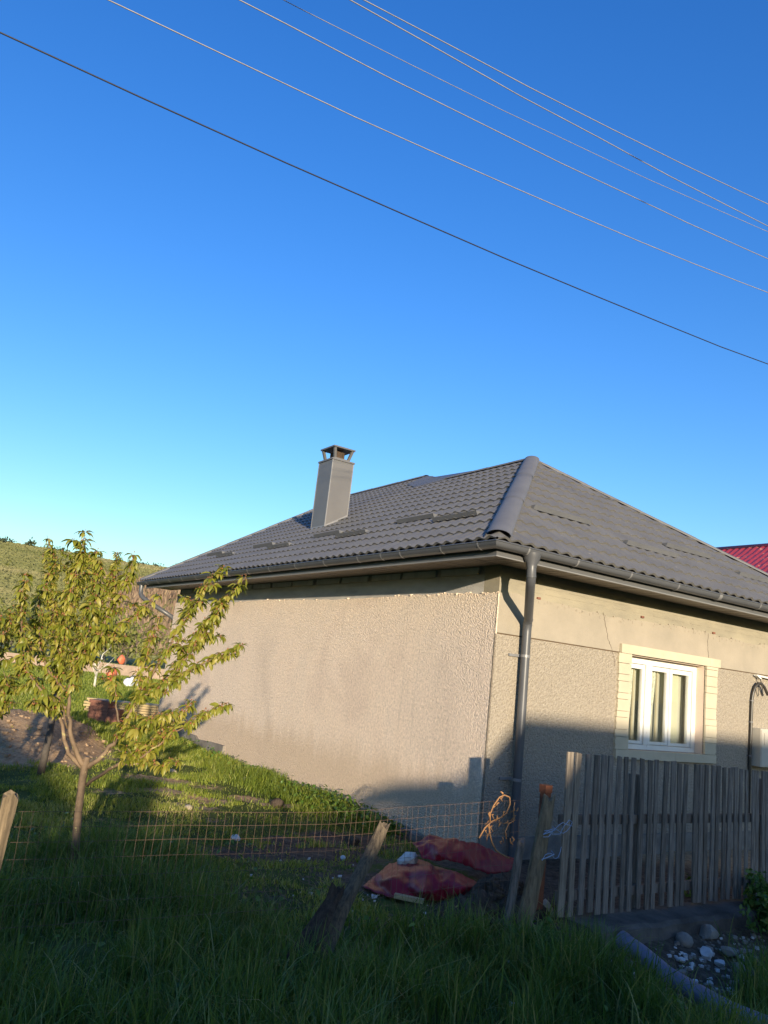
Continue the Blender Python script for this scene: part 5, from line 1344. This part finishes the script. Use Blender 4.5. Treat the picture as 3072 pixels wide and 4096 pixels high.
far_tree(-10.15, 30.2, 'little fruit tree with a limewashed white trunk in the far yard', 1.7, M_BUSH, 160, M_LIME, (.6, 1), 60, (.08, .14), .05, .35, 'fruit_tree', 'tree')
gw = empty('garden_wall', (-15, 43, h1(-15, 43)), R(-4)); tag(gw, 'low tan earth wall across the far yard in front of the thicket', 'wall')
for k in range(9):
    b = MB(); b.box((-9.0 + k * 2.0 + .004, -.12, -.2), (-7.0 + k * 2.0 - .004, .12, .60 + r.uniform(-.03, .05))); b.build('wall_section', M_EARTH, gw)
# thicket beyond the yard
tk = [(-27, 60, 4.6), (-23.5, 57, 4.0), (-20.5, 62, 5.2), (-17.5, 58, 4.4), (-14.5, 63, 5.0), (-12.2, 60, 4.2), (-10.0, 64, 5.2), (-7.5, 66, 5.0), (-16.0, 68, 5.4), (-24, 67, 5.2), (-30, 66, 5.0)]
TKL = ['olive thicket bush at the far left, behind the cut-off tree', 'low olive bush at the left of the thicket', 'tall pale bush left of the thicket centre', 'rounded olive bush right behind the crown of the forked tree', 'tall loose bush in the thicket centre', 'low bush in front of the thicket, above the sacks', 'tall bush right of the thicket centre', 'bush half hidden by the far wall end', 'tallest bush at the back of the thicket', 'pale back-row bush at the left of the thicket', 'outermost bush on the left of the thicket']
for i, (x, y, hh) in enumerate(tk):
    far_tree(x, y, TKL[i], hh * .78, M_BUSH, 170 + 2 * i, M_BARKD, (2.1, 2.1), 620, (.22, .42), .08, .08, 'thicket_bush', 'bush', 'bushes of the thicket at the foot of the hill')
# bare brown scrub on the lower slope
r = rng(300); n = 5200
a = np.radians(r.uniform(-19.5, -10, n)); d = r.uniform(130, 335, n); x = d * np.sin(a); y = d * np.cos(a); k = fbm(x, y, 58, 3, .05) + (r.rand(n) - .5) * .2 > .40; x, y, d = x[k], y[k], d[k]; n = len(x)
o = blades('scrub', x, y, r.uniform(1.2, 3.0, n) * (d / 220), r.uniform(.4, 1.0, n) * (d / 220), M_SCRUB, 65, r.rand(n), .25)
# trees and hedges along the crest and the slope
HB = 'dark bushes along the crest of the hill'
hb = [(-26.6, 420, 3.2, 9), (-25.8, 420, 2.4, 7), (-24.3, 418, 4.0, 4), (-22.9, 424, 2.6, 6), (-22.2, 424, 2.6, 5), (-20.6, 424, 2.4, 4), (-19.9, 424, 2.6, 4), (-18.4, 424, 2.4, 4), (-15.9, 424, 2.6, 5), (-14.6, 424, 3.4, 3), (-16.8, 424, 2.0, 4)]
HBL = ['long dark hedge on the crest at the far left', 'rounded bush next right along the crest', 'tall lone bush on the left of the crest', 'bush on the crest left of the treetop', 'bush on the crest just behind the treetop', 'small bush on the crest above the tree', 'bush on the crest between the tree crowns', 'low bush on the crest right of the treetop', 'bush on the crest near the roof end', 'lone small tree on the crest beside the roof end', 'tiny bush on the crest in the dip']
for i, (azd, d, hh, wd) in enumerate(hb):
    x, y = d * math.sin(R(azd)), d * math.cos(R(azd)); T = empty('hilltop_bush', (x, y, h1(x, y))); tag(T, HBL[i], 'bush', HB); r = rng(310 + i); P = []
    for k in range(160): P.append(Vector((r.normal(0, wd * .33), r.normal(0, wd * .2), abs(r.normal(0, .42)) * hh)))
    leaf_cloud('crown', P, (.8, 1.7), M_FARBUSH, 330 + i, T, 1.0)['kind'] = 'stuff'
r = rng(400); P = []
for k in range(2600):
    azd = r.uniform(-30, -9); d = [150, 232, 238, 330, 395][r.randint(5)] + r.normal(0, 5) + 10 * math.sin(azd * .8)
    if fbm(np.array([azd * 1.7]), np.array([d * .02]), 44, 2)[0] < .6: continue
    x, y = d * math.sin(R(azd)), d * math.cos(R(azd)); P.append(Vector((x, y, h1(x, y) + abs(r.normal(0, .5)))))
o = leaf_cloud('hill_scrub', P, (.8, 1.8), M_BUSH, 401, None, 1.0); tag(o, kind='stuff')

# ------------------------------------------------------------------ neighbour with the red roof
rh = empty('red_roofed_house', (CX, CY, 0), HROT); tag(rh, 'neighbouring house with a red ribbed metal roof seen over the grey roof', 'house')
ru, rz, eu, ez = 16.0, 6.62, 11.6, 3.9; v0_, v1_ = -1.0, 9.6
m = MB(); nv, nu = 236, 26; sl_ = (rz - ez) / (ru - eu)
for i in range(nv + 1):
    for j in range(nu + 1):
        v = v0_ + (v1_ - v0_) * i / nv; f = j / nu; u = eu + (ru - eu) * f
        t = f * (ru - eu) / .30; st_ = .03 * (1 - (t - math.floor(t))); wv = .04 * (0.5 + .5 * math.cos(2 * math.pi * v / .21)) ** .8
        m.v.append((u, v, ez + sl_ * (u - eu) + st_ + wv))
for i in range(nv):
    for j in range(nu): a = i * (nu + 1) + j; m.f.append((a, a + 1, a + nu + 2, a + nu + 1))
m.build('roof', M_REDROOF, rh, smooth=True, auto=40)
m = MB(); m.add([(ru, v0_, rz - .01), (ru, v1_, rz - .01), (ru + 4.4, v1_, ez), (ru + 4.4, v0_, ez)], [(0, 3, 2, 1)]); m.build('roof', M_REDROOF, rh)
m = MB(); m.tube([(ru, v0_ - .05, rz + .02), (ru, v1_ + .05, rz + .02)], .085, 10); m.build('ridge_cap', M_REDROOF, rh, smooth=True)
m = MB(); m.box((eu + .5, v0_ + .4, -.2), (ru + 3.9, v1_ - .4, 3.85)); m.add([(eu + .5, v0_ + .4, 3.85), (ru + 3.9, v0_ + .4, 3.85), (ru, v0_ + .4, rz - .3), (eu + .5, v1_ - .4, 3.85), (ru + 3.9, v1_ - .4, 3.85), (ru, v1_ - .4, rz - .3)], [(0, 1, 2), (5, 4, 3)])
m.build('wall', M_NWALL, rh)

# ------------------------------------------------------------------ houses across the road, behind the photographer: they shade the foreground
def hip_house(label, x0, x1, y0, y1, ez, ov, rx0, rx1, ry, rzz, wallmat, name='street_house', chimney=None, cat='house', rise=0.0):
    T = empty(name, (x0, y0, 0)); tag(T, label, cat); O = Vector((x0, y0, 0)); q = lambda x, y, z: tuple(Vector((x, y, z)) - O)
    m = MB(); a = (x0 + ov, y0 + ov, -.3); b_ = (x1 - ov, y1 - ov, ez - .02); m.box(q(*a), q(*b_)); m.build('wall', wallmat, T)
    m = MB(); E_ = [q(x0, y0, ez), q(x1, y0, ez), q(x1, y1, ez), q(x0, y1, ez)]; A_, B_ = q(rx0, ry, rzz), q(rx1, ry, rzz + rise); d = Vector((0, 0, -.09))
    m.add(E_ + [A_, B_] + [tuple(Vector(e) + d) for e in E_], [(0, 1, 5, 4), (1, 2, 5), (2, 3, 4, 5), (3, 0, 4), (6, 9, 8, 7), (0, 6, 7, 1), (1, 7, 8, 2), (2, 8, 9, 3), (3, 9, 6, 0)])
    m.build('roof', M_ROOFOLD, T)
    for k in range(2):                                   # two windows towards the road
        wx = x0 + (x1 - x0) * (.3 + .4 * k); f = MB(); yy = y1 - ov
        for aa, bb in (((wx - .55, yy, 1.0), (wx - .48, yy + .04, 2.4)), ((wx + .48, yy, 1.0), (wx + .55, yy + .04, 2.4)), ((wx - .48, yy, 2.33), (wx + .48, yy + .04, 2.4)), ((wx - .48, yy, 1.0), (wx + .48, yy + .04, 1.07)), ((wx - .03, yy, 1.07), (wx + .03, yy + .04, 2.33))): f.box(q(*aa), q(*bb))
        fo = f.build('window', M_WHITE, T); g_ = MB(); g_.box(q(wx - .48, yy + .003, 1.07), q(wx + .48, yy + .012, 2.33)); g_.build('pane', M_DARK, fo)
    if chimney:
        c_ = MB(); c_.box(q(chimney[0], chimney[2], ez), q(chimney[1], chimney[2] + .4, chimney[3])); c_.build('chimney', M_BRICK, T)
    return T
oh = hip_house('ochre hip-roofed house across the road, behind the viewer on the right', 5.72, 20.0, -15.4, -11.0, 3.60, .36, 6.68, 18.0, -14.0, 4.88, M_NWALL, rise=.80)
m = MB(); O = Vector((5.72, -15.4, 0)); m.box(Vector((5.92, -15.3, -.3)) - O, Vector((6.6, -14.25, 3.9)) - O); m.build('porch', M_NWALL, oh)
m = MB(); m.box8([tuple(Vector(p) - O) for p in ((5.62, -15.4, 3.90), (6.7, -15.4, 4.08), (6.7, -14.0, 4.08), (5.62, -14.0, 3.90), (5.62, -15.4, 4.05), (6.7, -15.4, 4.24), (6.7, -14.0, 4.24), (5.62, -14.0, 4.05))]); m.build('porch_roof', M_ROOFOLD, oh)
hip_house('brown-roofed house across the road, behind the viewer on the left', -16.0, 1.35, -17.0, -11.0, 2.98, .35, -14.0, -1.6, -14.0, 5.1, M_NWALL)
sh = empty('garden_shed', (1.2, -15.5, 0)); tag(sh, 'long low brown-roofed shed with a chimney between the two road houses', 'shed')
O = Vector((1.2, -15.5, 0)); q = lambda x, y, z: tuple(Vector((x, y, z)) - O)
m = MB(); m.box(q(1.4, -15.3, -.3), q(5.9, -12.9, 2.7)); m.build('wall', M_WOODD, sh)
m = MB(); m.add([q(1.2, -15.5, 2.6), q(5.9, -15.5, 2.9), q(5.9, -12.5, 2.75), q(1.2, -12.5, 2.55), q(1.2, -14, 3.24), q(5.9, -14, 3.74), q(1.2, -14, 2.6), q(5.9, -14, 2.8)], [(0, 1, 5, 4), (2, 3, 4, 5), (0, 4, 3, 6), (1, 7, 2, 5), (0, 6, 7, 1), (6, 3, 2, 7)]); m.build('roof', M_ROOFOLD, sh)
m = MB(); m.box(q(2.30, -14.2, 3.0), q(2.75, -13.8, 3.79)); m.build('chimney', M_BRICK, sh)
